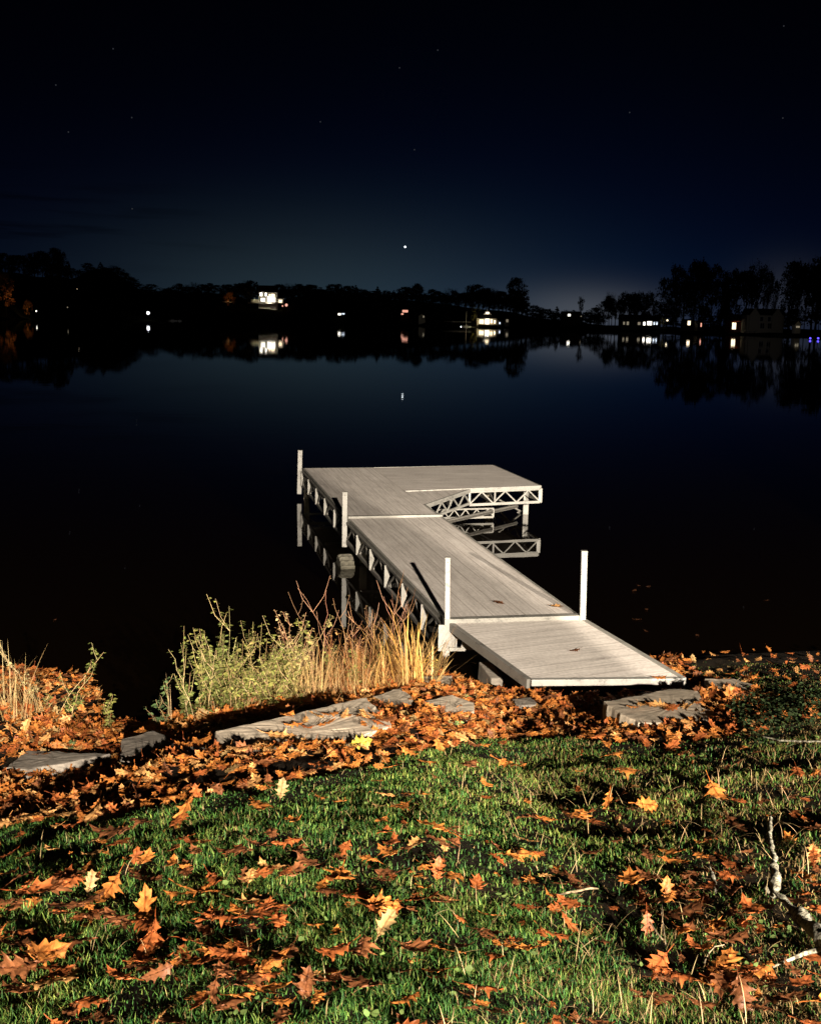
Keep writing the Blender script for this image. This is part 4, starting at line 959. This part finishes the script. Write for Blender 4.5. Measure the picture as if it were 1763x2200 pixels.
tuft('curved rusty grass arching up beside the dock', 765 * D, 1445 * D, .56, 48, 60, RUST, .005, .2, (.5, 2.0), flop=.6)
tuft('golden arching grass between the shrubs and the iris blades', 825 * D, 1450 * D, .5, 49, 60, (.38, .22, .08), .005, .18, (.4, 2.0), flop=.6)
for k, (px_, py_, h_, c_) in enumerate(((440, 1512, .44, GREEN), (470, 1505, .50, LIME), (532, 1495, .52, LIME), (565, 1488, .50, (.26, .21, .07)), (590, 1485, .40, LIME), (640, 1472, .36, (.27, .21, .07)), (735, 1452, .32, LIME))):
    weed('filling weed in the dense mass of leaves left of the dock', px_ * D, py_ * D, h_, 70 + k, 5, c_, (.26, .19, .08), dens=36, branchy=.9, spread=.2, group='bushy weeds massed left of the dock')
for k, (px_, py_, h_, c_) in enumerate(((625, 1476, .54, STRAW), (655, 1470, .60, (.38, .25, .11)), (680, 1464, .56, RUST), (730, 1455, .56, (.40, .25, .10)), (790, 1446, .52, RUST))):
    tuft('dead straw stalks packed close together between the green weeds and the dock', px_ * D, py_ * D, h_, 90 + k, 48, c_, .0048, .19, (.3, 2.3), flop=.6, group='dead straw stalks massed left of the dock')
tuft('golden blades fanning out widely beside the near post of the dock', 868 * D, 1442 * D, .74, 97, 44, (.50, .28, .075), .013, .10, (.2, 1.3), flop=.5, name='iris_clump', cat='plant', group='iris clumps by the dock', dirs=(2.6, 1.0))
tuft('ragged golden blades arching down over the leaves below the iris clumps', 800 * D, 1452 * D, .5, 98, 30, (.46, .26, .08), .011, .12, (.5, 2.0), flop=.7, name='iris_clump', cat='plant', group='iris clumps by the dock')
# iris like clump by the near post
tuft('iris clump with broad orange yellow blades leaning to one side', 845 * D, 1450 * D, .62, 24, 26, (.46, .27, .08), .022, .09, (.0, .5), flop=.5, dirs=(3.3, .5), name='iris_clump', cat='plant', group='iris clumps by the dock')
tuft('iris clump with upright orange yellow blades', 865 * D, 1440 * D, .52, 25, 24, (.44, .25, .07), .02, .09, (.0, .5), flop=.2, name='iris_clump', cat='plant', group='iris clumps by the dock')
tuft('iris clump with pale blades leaning towards the ramp', 905 * D, 1440 * D, .42, 26, 14, (.42, .27, .10), .018, .07, (.0, .4), flop=.55, dirs=(.2, .5), name='iris_clump', cat='plant', group='iris clumps by the dock')
weed('yellow leaved weed at the foot of the near post', 890 * D, 1432 * D, .30, 27, 4, (.42, .28, .06), dens=30, lsize=.03)
weed('dark green weed hanging beside the bracket of the near post', 985 * D, 1425 * D, .26, 28, 4, DKG, (.10, .10, .05), dens=34, lsize=.034)
weed('small dark green sprig under the edge of the ramp', 1062 * D, 1432 * D, .20, 29, 3, DKG, (.10, .10, .05), dens=24, lsize=.03)
weed('little green sprig growing between two grey slabs', 998 * D, 1480 * D, .09, 30, 3, (.16, .2, .06), dens=16, group='green sprigs among the leaves', branchy=.2)
weed('little green sprig in front of the leaf strewn slab', 940 * D, 1534 * D, .08, 31, 3, (.16, .22, .07), dens=14, group='green sprigs among the leaves', branchy=.2)
# creeping ground cover at the edge of the lawn
def cover():
    r = random.Random(9); b = PB()
    for k in range(3400):
        px = r.uniform(1545, 1850); py = r.gauss(1575, 22)
        if py > 1640 or px < 1555 + abs(py - 1570) * 1.1: continue
        g = on_ground(px, py) if False else None
        y = 7.0 + (1575 - py) * .022; p = at_y(px, py, y); z = float(ground(p[0], p[1])); a = r.random() * 6.28
        b.leaf((p[0], p[1], z + .02 + .07 * r.random()), (math.cos(a), math.sin(a), r.uniform(-.2, .5)), .022 * r.uniform(.6, 1.4), .016, vary((.035, .055, .02), r, .5), .4, r)
    o = b.build('ground_cover', PLANTM); tag(o, 'dark small leaved creeper covering the edge of the lawn', 'ground cover', kind='stuff')
cover()
# ------------------------------------------------------------------ fallen oak leaves
HALF = [(0, .015), (.05, .05), (.12, .10), (.17, .24), (.20, .27), (.22, .19), (.27, .17), (.36, .33), (.41, .43), (.42, .30), (.45, .23), (.50, .21), (.60, .33), (.67, .42), (.665, .28), (.68, .21), (.73, .19), (.82, .22), (.87, .26), (.86, .14), (.90, .09), (1.0, .0)]
def leaf_mesh(seed):
    """unit length pointed lobe oak leaf: vertices, faces, uv; several columns so that it can curl"""
    r = random.Random(seed); W_ = r.uniform(.56, .86); V = []; UV = []; F = []
    cols = len(HALF); curl = r.uniform(-1.0, 1.1); arch = r.uniform(-.3, .35); tw = r.gauss(0, .35); tip = r.uniform(-.2, .6)
    for sgn in (1, -1):
        jit = [(r.gauss(0, .012), 1 + r.gauss(0, .10)) for _ in HALF]
        base = len(V)
        for k, (u, v) in enumerate(HALF):
            uu = u + (jit[k][0] if 0 < k < cols - 1 else 0); vv = v * W_ * jit[k][1]
            mu = u * .97 if v > .2 else u                       # midrib foot sits a little behind the lobe tip
            mu = max(0, u - .5 * v) if v > .2 else u
            for f in (0, .33, .66, 1.0):
                V.append([mu + (uu - mu) * f, sgn * vv * f, 0]); UV.append((mu + (uu - mu) * f, sgn * vv * f))
        for k in range(cols - 1):
            for j in range(3):
                a = base + k * 4 + j; q = (a, a + 1, a + 5, a + 4)
                F.append(q if sgn > 0 else q[::-1])
    V = np.array(V)
    # stalk
    n0 = len(V); st = np.array([[0, .012, 0], [0, -.012, 0], [-.12, .009, .01], [-.12, -.009, .01], [-.28, .010, .04], [-.28, -.010, .04]]); V = np.vstack([V, st]); UV += [(0, 0)] * 6
    F += [(n0, n0 + 2, n0 + 3, n0 + 1), (n0 + 2, n0 + 4, n0 + 5, n0 + 3)]
    x, y = V[:, 0].copy(), V[:, 1].copy()
    y2 = np.sin(np.clip(np.abs(y) * (abs(curl) + .01) * 2.2, 0, 1.5)) / (abs(curl) * 2.2 + .022) * np.sign(y); z = curl * 1.1 * y ** 2 * (1 + .5 * np.sin(9 * x + seed))
    z += arch * (x - .5) ** 2 * 1.0 + tip * np.clip(x - .7, 0, 1) ** 2 * 3 + tw * y * (x - .4) + .03 * np.sin(13 * x + 5 * np.sign(y) + seed) * np.abs(y) * 3
    z += np.array([r.gauss(0, .012) for _ in z])
    V = np.stack([x - .45, y2, z - z.min() * .6], 1); V[n0:, 2] = V[n0:, 2] - V[n0, 2] + z[0] - z.min() * .6
    return V, np.array(F), np.array(UV)
LM = [leaf_mesh(100 + k) for k in range(24)]
LCOL = {'russet': (.30, .085, .022), 'orange': (.44, .155, .032), 'brown': (.17, .062, .022), 'tan': (.50, .255, .085), 'pale': (.31, .20, .078), 'yellow': (.52, .38, .05)}
def rotm(yaw, pitch, roll_):
    return np.array((Matrix.Rotation(yaw, 3, 'Z') @ Matrix.Rotation(pitch, 3, 'Y') @ Matrix.Rotation(roll_, 3, 'X')))
LEAVES = []                                                     # (pos, R, size, colour, variant, zone, label)
lr = random.Random(21)
def put(pos, size, col, zone, yaw=None, pitch=None, roll_=None, var=None, label=None, normal=True):
    yaw = lr.random() * 6.28 if yaw is None else yaw; tl = .09 if lr.random() < .82 else .5
    pitch = lr.gauss(0, tl) if pitch is None else pitch; roll_ = lr.gauss(.0, tl) if roll_ is None else roll_
    sx = float(ground(pos[0] + .06, pos[1]) - ground(pos[0] - .06, pos[1])) / .12; sy = float(ground(pos[0], pos[1] + .06) - ground(pos[0], pos[1] - .06)) / .12
    T_ = rotm(0, -math.atan(sx), 0) @ np.array(Matrix.Rotation(math.atan(sy), 3, 'X')) if zone == 'lawn' else np.array(Matrix.Rotation(.12 if zone == 'drift' else 0, 3, 'X'))
    if zone == 'stone': T_ = np.array(Matrix.Rotation(-.10, 3, 'X'))
    LEAVES.append((np.array(pos, float), T_ @ rotm(yaw, pitch, roll_), size, col, lr.randrange(24) if var is None else var, zone, label))
def pick(w): return lr.choices(list(w), list(w.values()))[0]
LAWNC = dict(russet=6, orange=3, brown=5, tan=1.0)
def lawn_px(px, py, wpx, col=None, **k):
    g = on_ground(px, py); dist = np.linalg.norm(g - CAMP); size = np.clip(wpx * dist / FPX * 1.12, .05, .17)
    put(g + [0, 0, lr.uniform(.03, .055)], size, col or pick(LAWNC), 'lawn', **k)
R5 = [(180,370,200,'tan'),(370,430,80,'tan'),(640,290,140),(860,430,170),(1150,340,250,'orange'),(1230,170,100),(1600,300,200),(590,530,80,'tan'),(320,570,110,'tan'),(650,590,60),(545,670,90,'orange'),(900,650,140,'orange'),(1155,690,80,'orange'),(330,800,400,'brown'),(680,840,200,'orange'),(1200,860,420,'orange'),(1550,770,150,'tan'),(430,930,60),(540,920,130,'orange'),(900,960,250,'orange'),(720,1060,220),(900,1060,300,'russet'),(930,1150,280,'russet'),(1560,890,250,'tan'),(1600,970,250),(340,1150,110,'russet'),(250,1250,450,'orange'),(820,1290,80),(990,1360,170,'brown'),(1240,1280,180),(1400,1270,170,'russet'),(300,1440,450,'tan'),(1230,1490,150,'orange'),(1490,1550,160,'orange'),(60,720,120,'orange'),(40,1130,110,'orange'),(380,970,120,'brown'),(1460,600,200,'brown'),(1660,680,150,'tan'),(100,1340,300,'brown'),(130,1180,200,'brown'),(230,860,300,'russet'),(1100,380,160,'russet'),(450,420,130),(1330,1010,150,'brown'),(30,930,120,'brown'),(700,480,250,'brown')]
R6 = [(340,240,80,'tan'),(400,400,80,'orange'),(530,410,100,'orange'),(230,520,130,'orange'),(40,440,130,'orange'),(200,680,170,'russet'),(790,380,110,'tan'),(940,380,130,'orange'),(760,450,80,'pale'),(890,440,150,'orange'),(780,540,120,'orange'),(915,560,60),(1110,590,220,'orange'),(840,670,140,'russet'),(1310,190,180,'brown'),(1570,190,200,'orange'),(1110,260,70),(1430,290,110,'orange'),(1400,390,100),(1670,410,100,'orange'),(1690,740,160,'orange'),(110,820,140,'tan'),(520,900,330,'orange'),(180,870,110,'russet'),(1210,920,180,'orange'),(780,1070,200,'orange'),(930,1100,180,'brown'),(360,1190,80,'orange'),(490,1240,110,'orange'),(1050,1300,130,'orange'),(480,1390,220,'russet'),(660,1370,220,'brown'),(980,1370,230,'brown'),(1230,1350,180,'brown'),(1110,1480,130,'orange'),(1640,1370,210,'orange'),(660,1590,260,'brown'),(380,1700,160,'orange'),(930,1690,220,'orange'),(1440,1140,120,'orange'),(1260,1180,70,'russet'),(1670,1070,120,'russet'),(30,1030,120,'orange'),(60,1100,150,'russet'),(1150,30,90,'orange'),(230,30,120),(90,1540,130,'russet'),(700,800,120,'orange')]
R7 = [(470,115,110,'orange'),(270,215,70,'orange'),(540,215,150,'orange'),(600,300,70,'tan'),(440,385,140,'orange'),(660,420,230,'orange'),(70,500,120,'orange'),(260,490,180,'orange'),(1090,340,180,'orange'),(1230,400,90,'russet'),(1100,500,70,'orange'),(1200,560,230,'brown'),(1000,745,140,'orange'),(20,720,90,'russet'),(570,900,220,'orange'),(130,1020,160,'orange'),(210,1060,150,'russet'),(870,1090,250,'brown'),(980,1070,80,'russet'),(900,1190,250,'brown'),(1100,1180,130,'orange'),(1300,1100,200,'russet'),(1480,1170,150,'orange'),(1180,1290,180,'brown'),(1150,1420,200,'orange'),(1300,1450,150,'russet'),(1560,1450,130,'brown'),(880,1390,90,'brown'),(720,1490,60,'russet'),(1340,1600,70,'orange'),(1410,500,80,'orange'),(1630,400,70,'russet'),(1580,230,140,'russet'),(1700,210,60,'orange'),(40,1300,120,'orange'),(270,120,70,'russet'),(940,120,90,'brown'),(1450,160,70,'russet'),(1700,1080,120,'russet'),(600,1600,60,'brown'),(730,1640,60,'russet')]
for L_, ox, oy, s in ((R5, 0, 1650, .3472), (R6, 550, 1600, .3472), (R7, 1150, 1600, .3548)):
    for e in L_:
        lawn_px(ox + e[0] * s, oy + e[1] * s, e[2] * s, e[3] if len(e) > 3 else None)
# leaves that stand out
def special(px, py, wpx, col, label, yaw, pitch, roll_, var=2, lift=.05):
    g = on_ground(px, py); dist = np.linalg.norm(g - CAMP); put(g + [0, 0, lift], wpx * dist / FPX * 1.1, col, 'special', yaw, pitch, roll_, var, label)
special(605, 1719, 40, 'pale', 'pale tan leaf standing on edge where the lawn meets the dark hollow', 1.4, -1.0, .2, 3)
special(772, 1616, 46, 'yellow', 'bright yellow leaf at the rim of the brown leaf drift', .3, -.1, .9, 5)
special(196, 1927, 44, 'pale', 'pale cream leaf standing upright among dark grass', 1.3, -1.1, .2, 1)
special(828, 2022, 60, 'pale', 'pale tan lobed leaf propped up in the grass near the bottom', .8, -.7, .3, 6)
special(1430, 1940, 44, 'orange', 'orange leaf standing on end in the shadowed grass', 1.5, -1.1, .1, 4)
special(1566, 1516, 52, 'orange', 'orange leaf hanging over the edge of the wide slab at the ramp', 1.5, -.9, .2, 7)
special(600, 1600, 60, 'tan', 'curled tan leaf lying on the front edge of the largest slab', .1, .1, .3, 8)
def on_dock(px, py, z, wpx, col, label, var=0):
    p = at_z(px, py, z); dist = np.linalg.norm(p - CAMP); put(p + [0, 0, .012], wpx * dist / FPX * 1.25, col, 'special', lr.random() * 6, 0.05, 0.05, var, label)
zr = lambda py: float(np.interp(py, [1332, 1460], [ZD, ZF]))
on_dock(1235, 1402, zr(1402), 22, 'brown', 'dark leaf in the middle of the ramp', 1)
on_dock(1070, 1298, .57, 26, 'brown', 'dark leaf flat on the walkway, larger of the two by the joint', 2)
on_dock(1067, 1328, .565, 14, 'brown', 'small dark leaf flat on the walkway right at the joint', 3)
on_dock(1194, 1306, .565, 24, 'tan', 'tan leaf flat on the walkway beside the far corner post', 4)
on_dock(1413, 1460, ZF, 26, 'orange', 'orange leaf draped over the lip of the ramp', 5)
# the drift between the lawn and the water
def in_poly(x, y, poly):
    c = False; n = len(poly)
    for i in range(n):
        x1, y1 = poly[i][:2]; x2, y2 = poly[i - 1][:2]
        if (y1 > y) != (y2 > y) and x < (x2 - x1) * (y - y1) / (y2 - y1) + x1: c = not c
    return c
DRC = dict(russet=3.6, orange=7, brown=1.8, tan=3.2, pale=.2)
def surface(x, y):
    for P, z, y0, tl in STONES:
        if in_poly(x, y, P): return z + tl * (y - y0) + .006, True
    return float(ground(x, y)), False
cnt = 0
for k in range(13000):
    x = lr.uniform(-6.0, 6.4); ye = float(lawn_edge(x)); ys = float(shore(x))
    if ys - ye < .4: continue
    y = lr.uniform(ye - .30, ys + .12); q = y - ye
    edge = min(1, max(0, (q + .3) / .45))
    z, st_ = surface(x, y)
    if in_poly(x, y, [dF + [.02, .0, 0], dG + [-.05, .0, 0], dE, dD]): continue
    dens = edge * (.07 if x > 2.5 and y > ye + .30 else 1.0) * (1.0 if y < ys - .05 else .5)
    if st_: dens *= .02
    # strewn corners of some slabs
    if lr.random() > dens: continue
    pp = px_of((x, y, z))
    if not (-60 < pp[0] < 1830) and lr.random() < .35: continue
    heap = .05 * max(0, float(vnoise(x * 2.3, y * 3, 8)) - .35) * (0 if st_ else 1)
    sz = lr.uniform(.06, .125); t_ = .12 if st_ else (.16 if lr.random() < .65 else .5)
    put((x, y, z + .015 + heap * lr.random() ** .5 + (.0 if st_ else lr.random() * .022)), sz, pick(DRC), 'stone' if st_ else 'drift', None, lr.gauss(0, t_), lr.gauss(0, t_))
# heaps under the weeds, banked against the slabs
for (px, py, n, sp, hh) in ((50, 1560, 90, .36, .12), (140, 1570, 70, .32, .10), (215, 1585, 30, .16, .08), (430, 1558, 40, .22, .05), (490, 1545, 40, .22, .07), (560, 1515, 60, .28, .10), (640, 1490, 70, .28, .12), (730, 1470, 60, .24, .10), (880, 1450, 26, .16, .08), (960, 1448, 20, .14, .07), (1535, 1505, 46, .18, .09), (1590, 1500, 24, .2, .04), (120, 1660, 50, .5, .04), (300, 1650, 40, .4, .04), (900, 1560, 30, .4, .02), (1130, 1500, 50, .3, .0)):
    g = on_ground(px, py)
    for k in range(n):
        dx, dy = lr.gauss(0, sp * .55), lr.gauss(0, sp * .5); x, y = g[0] + dx, g[1] + dy; z, st_ = surface(x, y)
        if st_: continue
        put((x, y, z + .015 + hh * math.exp(-(dx * dx + dy * dy) / (sp * sp * .4)) * lr.random() ** .6), lr.uniform(.08, .15), pick(dict(orange=6, tan=3, russet=3, pale=.8) if px < 1000 else DRC), 'drift', None, lr.gauss(0, .55), lr.gauss(0, .55))
# leaves lying on slabs in patches as in the photo
for (px, py, n, sp) in ((655, 1590, 6, .14), (800, 1580, 13, .16), (905, 1480, 9, .13), (950, 1505, 9, .12), (1385, 1530, 12, .12), (1440, 1545, 14, .2), (1440, 1510, 3, .1), (505, 1545, 4, .12), (560, 1528, 3, .12), (410, 1595, 4, .1), (830, 1480, 8, .12), (120, 1618, 6, .12), (1580, 1470, 6, .15)):
    g = on_ground(px, py)
    for k in range(n):
        x, y = g[0] + lr.gauss(0, sp * .8), g[1] + lr.gauss(0, sp * .4); z, st_ = surface(x, y)
        put((x, y, z + .02), lr.uniform(.08, .14), pick(DRC), 'stone' if st_ else 'drift', None, lr.gauss(0, .25), lr.gauss(0, .25))
# more leaves piled up at the near corners
for k in range(150):
    if lr.random() < .6: px, py = lr.gauss(260, 330), lr.gauss(2000, 130)
    else: px, py = lr.gauss(1560, 170), lr.gauss(2030, 110)
    if py < 1800 or py > 2240: continue
    g = on_ground(px, py); put(g + [0, 0, lr.uniform(.02, .05)], lr.uniform(.07, .125), pick(dict(russet=6, orange=2, brown=6)), 'lawn')
for k in range(95):                                              # leaves drifted against the lip of the ramp
    f = lr.random(); p = dF + (dG - dF) * (f * 1.02 - .02); back = lr.random() ** 1.5 * .42; y = p[1] - .05 - back; z, st_ = surface(p[0], y)
    if st_ and lr.random() > .25: continue
    put((p[0], y, min(ZF - .075, z + .02 + (.08 - back * .2) * lr.random())), lr.uniform(.08, .13), pick(dict(russet=5, orange=4, brown=3, tan=1)), 'drift', None, lr.gauss(0, .35), lr.gauss(.1, .35))
# small and half hidden leaves over the lawn
for k in range(560):
    px, py = lr.uniform(-30, 1800), lr.uniform(1600, 2230)
    if float(vnoise(px / 130, py / 80, 31)) < (.35 if px < 650 else .52): continue
    g = on_ground(px, py)
    if g[1] > lawn_edge(g[0]) + .05: continue
    put(g + [0, 0, lr.uniform(.0, .03)], lr.uniform(.035, .11), pick(dict(russet=4, orange=3, brown=6, tan=.8)), 'lawn')
# floating leaves
for (px, py) in ((1372, 1258), (1392, 1261), (1362, 1270), (1388, 1310), (1365, 1331), (1387, 1356), (1497, 1366), (1646, 1290), (118, 1332)):
    p = at_z(px, py, WZ + .004); put(p, lr.uniform(.06, .09), 'brown', 'water', None, .03, .03)
# biggest in view: each one an object; the rest one heap
def in_view(p): 
    a, b_ = px_of(p); return -10 < a < 1773 and 0 < b_ < 2210
scr = np.array([L[2] / np.linalg.norm(L[0] - CAMP) if in_view(L[0]) else 0 for L in LEAVES])
scr = scr + np.array([9. if L[5] in ('special', 'water') else 0 for L in LEAVES])
order = np.argsort(-scr); single = set(order[:300].tolist())
LMESH = []
for V_, F_, U_ in LM:
    me = bpy.data.meshes.new('oak_leaf'); me.from_pydata(V_.tolist(), [], F_.tolist()); l = me.uv_layers.new(name='UVMap'); li = np.empty(len(me.loops), np.int32); me.loops.foreach_get('vertex_index', li)
    l.data.foreach_set('uv', U_[li].astype(np.float32).ravel()); me.polygons.foreach_set('use_smooth', [True] * len(me.polygons)); me.materials.append(LEAFO); LMESH.append(me)
CNAME = {'russet': 'russet', 'orange': 'orange', 'brown': 'dark brown', 'tan': 'tan', 'pale': 'pale tan', 'yellow': 'yellow'}
ZNAME = {'lawn': ('lying loose on the grass of the lawn', 'oak leaves scattered over the lawn'), 'drift': ('lying in the thick leaf drift along the stones', 'oak leaves in the drift along the stones'), 'stone': ('lying on top of a flat grey slab', 'oak leaves on the flat slabs'), 'water': ('floating on the black water', 'oak leaves floating on the lake')}
bulkV, bulkF, bulkU, bulkT, off_ = [], [], [], [], 0
for i, (p, Rm, s, c, v, zone, lab) in enumerate(LEAVES):
    col = np.array(LCOL[c]) * lr.uniform(.7, 1.2) * (.3 if zone == 'water' else 1)
    if i in single:
        o = bpy.data.objects.new('oak_leaf', LMESH[v]); COL.objects.link(o)
        m4 = Matrix(Rm.tolist()).to_4x4(); o.matrix_world = Matrix.Translation(p.tolist()) @ m4 @ Matrix.Scale(s, 4); o.color = (*col, 1)
        if lab: tag(o, lab, 'leaf')
        else: tag(o, CNAME[c] + ' lobed oak leaf ' + ZNAME[zone][0], 'leaf', CNAME[c] + ' ' + ZNAME[zone][1])
    else:
        V_, F_, U_ = LM[v]; bulkV.append((V_ * s) @ Rm.T + p); bulkF.append(F_ + off_); bulkU.append(U_); bulkT.append(np.repeat(col[None], len(V_), 0)); off_ += len(V_)
tag(mesh_arrays('leaf_litter', np.concatenate(bulkV), np.concatenate(bulkF), LEAFT, np.concatenate(bulkT), np.concatenate(bulkU)), 'thick drift of orange and brown oak leaves along the bank', 'fallen leaves', kind='stuff')
# ------------------------------------------------------------------ grass
def grass():
    r = np.random.default_rng(5); n = 900000
    y = 1.9 + 7.9 * r.random(n) ** 1.55; x = (r.random(n) * 2 - 1) * (.385 * y + .35)
    m_ = int(n * .36); x[:m_] = np.sign(r.random(m_) - .5) * (.385 * y[:m_] + .3 + 3.4 * r.random(m_) ** 1.2)   # the lawn goes on to both sides
    ed = lawn_edge(x); q = ed - y + .16 * (vnoise(x * 3, y * 3, 41) - .5)
    clump = vnoise(x * 4.2, y * 4.2, 42); cl2 = vnoise(x * 13, y * 13, 43); big = vnoise(x * 1.3 + 7, y * 1.1, 44)
    rightbank = (x > 2.45) & (y > ed + .15) & (y < shore(x) - .2)
    keep = ((q > 0) | rightbank) & (r.random(n) < np.clip(.26 + 2.0 * (clump * .5 + cl2 * .3 + big * .4 - .36), .30, 1))
    x, y, q, clump, cl2, big = [a[keep] for a in (x, y, q, clump, cl2, big)]; n = len(x)
    z = ground(x, y); dist = np.sqrt(x * x + y * y)
    h = (.015 + .027 * r.random(n) ** 2.0) * (.35 + .8 * cl2 + .5 * clump) * np.clip(.65 + q * .5, .65, 1.0)
    w = (.0020 + .0014 * r.random(n)) * np.clip(dist / 3.2, .85, 1.8)
    a = r.random(n) * 6.283; d = np.stack([np.cos(a), np.sin(a), 0 * a], 1); side = np.stack([-np.sin(a), np.cos(a), 0 * a], 1)
    b1 = r.normal(0, .4, n) + .55; b2 = b1 + .3 + r.random(n) * .9
    P0 = np.stack([x, y, z - .006], 1)
    up = np.array([0, 0, 1.])
    P1 = P0 + (d * np.sin(b1)[:, None] + up * np.cos(b1)[:, None]) * (h * .5)[:, None]
    P2 = P1 + (d * np.sin(b2)[:, None] + up * np.cos(b2)[:, None]) * (h * .5)[:, None]
    s = side * (w / 2)[:, None]
    V = np.stack([P0 - s, P0 + s, P1 - s * .85, P1 + s * .85, P2], 1).reshape(-1, 3)
    i = np.arange(n) * 5; F4 = np.stack([i, i + 1, i + 3, i + 2], 1); F3 = np.stack([i + 2, i + 3, i + 4], 1)
    # colour: green, yellow green, and dead straw in patches (mostly to the right)
    g = np.array([.046, .125, .019]); yg = np.array([.19, .22, .045]); dead = np.array([.25, .165, .065]); dk = np.array([.012, .048, .012])
    lime = np.exp(-((x - .75) / .9) ** 2 - ((y - 5.2) / .9) ** 2)
    f = np.clip(r.random(n) * .85 + (clump - .5) * .5 + .34 * lime, 0, 1)[:, None]
    T = dk + (g - dk) * np.clip(f * 2, 0, 1); T = T + (yg - T) * np.clip(f * 2 - 1, 0, 1)
    xr = x / (.36 * y)
    pd = np.clip(.07 + .10 * lime + .72 * np.clip(xr - .30 + .5 * (big - .5), 0, 1) + .25 * np.clip(vnoise(x * 1.7, y * 1.7, 47) - .62, 0, 1) * 2, 0, .75)
    T = np.where((r.random(n) < pd)[:, None], dead * (.35 + .8 * r.random((n, 1))), T * (.7 + .6 * r.random((n, 1))))
    o = mesh_arrays('grass', V, [F4, F3], GRASSM, np.repeat(T, 5, 0)); tag(o, 'short green lawn with patches of dead straw coloured blades', 'grass', kind='stuff')
    # clover like weeds and dead stalks between the blades
    rr = random.Random(4); b = PB()
    for k in range(620):
        yy = 2.0 + 4.4 * rr.random(); xx = rr.uniform(-1, 1) * (.37 * yy + .2)
        if yy > float(lawn_edge(xx)) - .05: continue
        zz = float(ground(xx, yy))
        if rr.random() < .55 and float(vnoise(xx * 2.2, yy * 2.2, 51)) > .5:
            for _ in range(rr.randint(3, 7)):
                aa = rr.random() * 6.28; b.leaf((xx + rr.gauss(0, .02), yy + rr.gauss(0, .02), zz + .02 + .025 * rr.random()), (math.cos(aa), math.sin(aa), rr.uniform(0, .5)), .018 * rr.uniform(.6, 1.4), .014, vary((.09, .135, .035), rr, .4), .3, rr)
        else:
            b.blade((xx, yy, zz), rr.random() * 6.28, rr.uniform(.03, .10), .0024, rr.uniform(.3, 2.4), vary((.34, .26, .12), rr, .4), 5, abs(rr.gauss(.3, .6)))
    for k in range(420):                                        # dry straw lying over the grass, mostly beside the fallen branch
        yy = 2.1 + 3.6 * rr.random(); xx = (.02 + .36 * rr.random() ** .7) * yy; zz = float(ground(xx, yy))
        if yy > float(lawn_edge(xx)) - .05: continue
        b.blade((xx, yy, zz + .01), rr.random() * 6.28, rr.uniform(.05, .13), .0026, rr.uniform(.3, 2.2), vary((.38, .27, .13), rr, .45), 5, rr.uniform(.2, 1.4))
    tag(b.build('lawn_weeds', PLANTM), 'small clover leaves and dead stalks growing through the lawn', 'lawn weeds', kind='stuff')
grass()
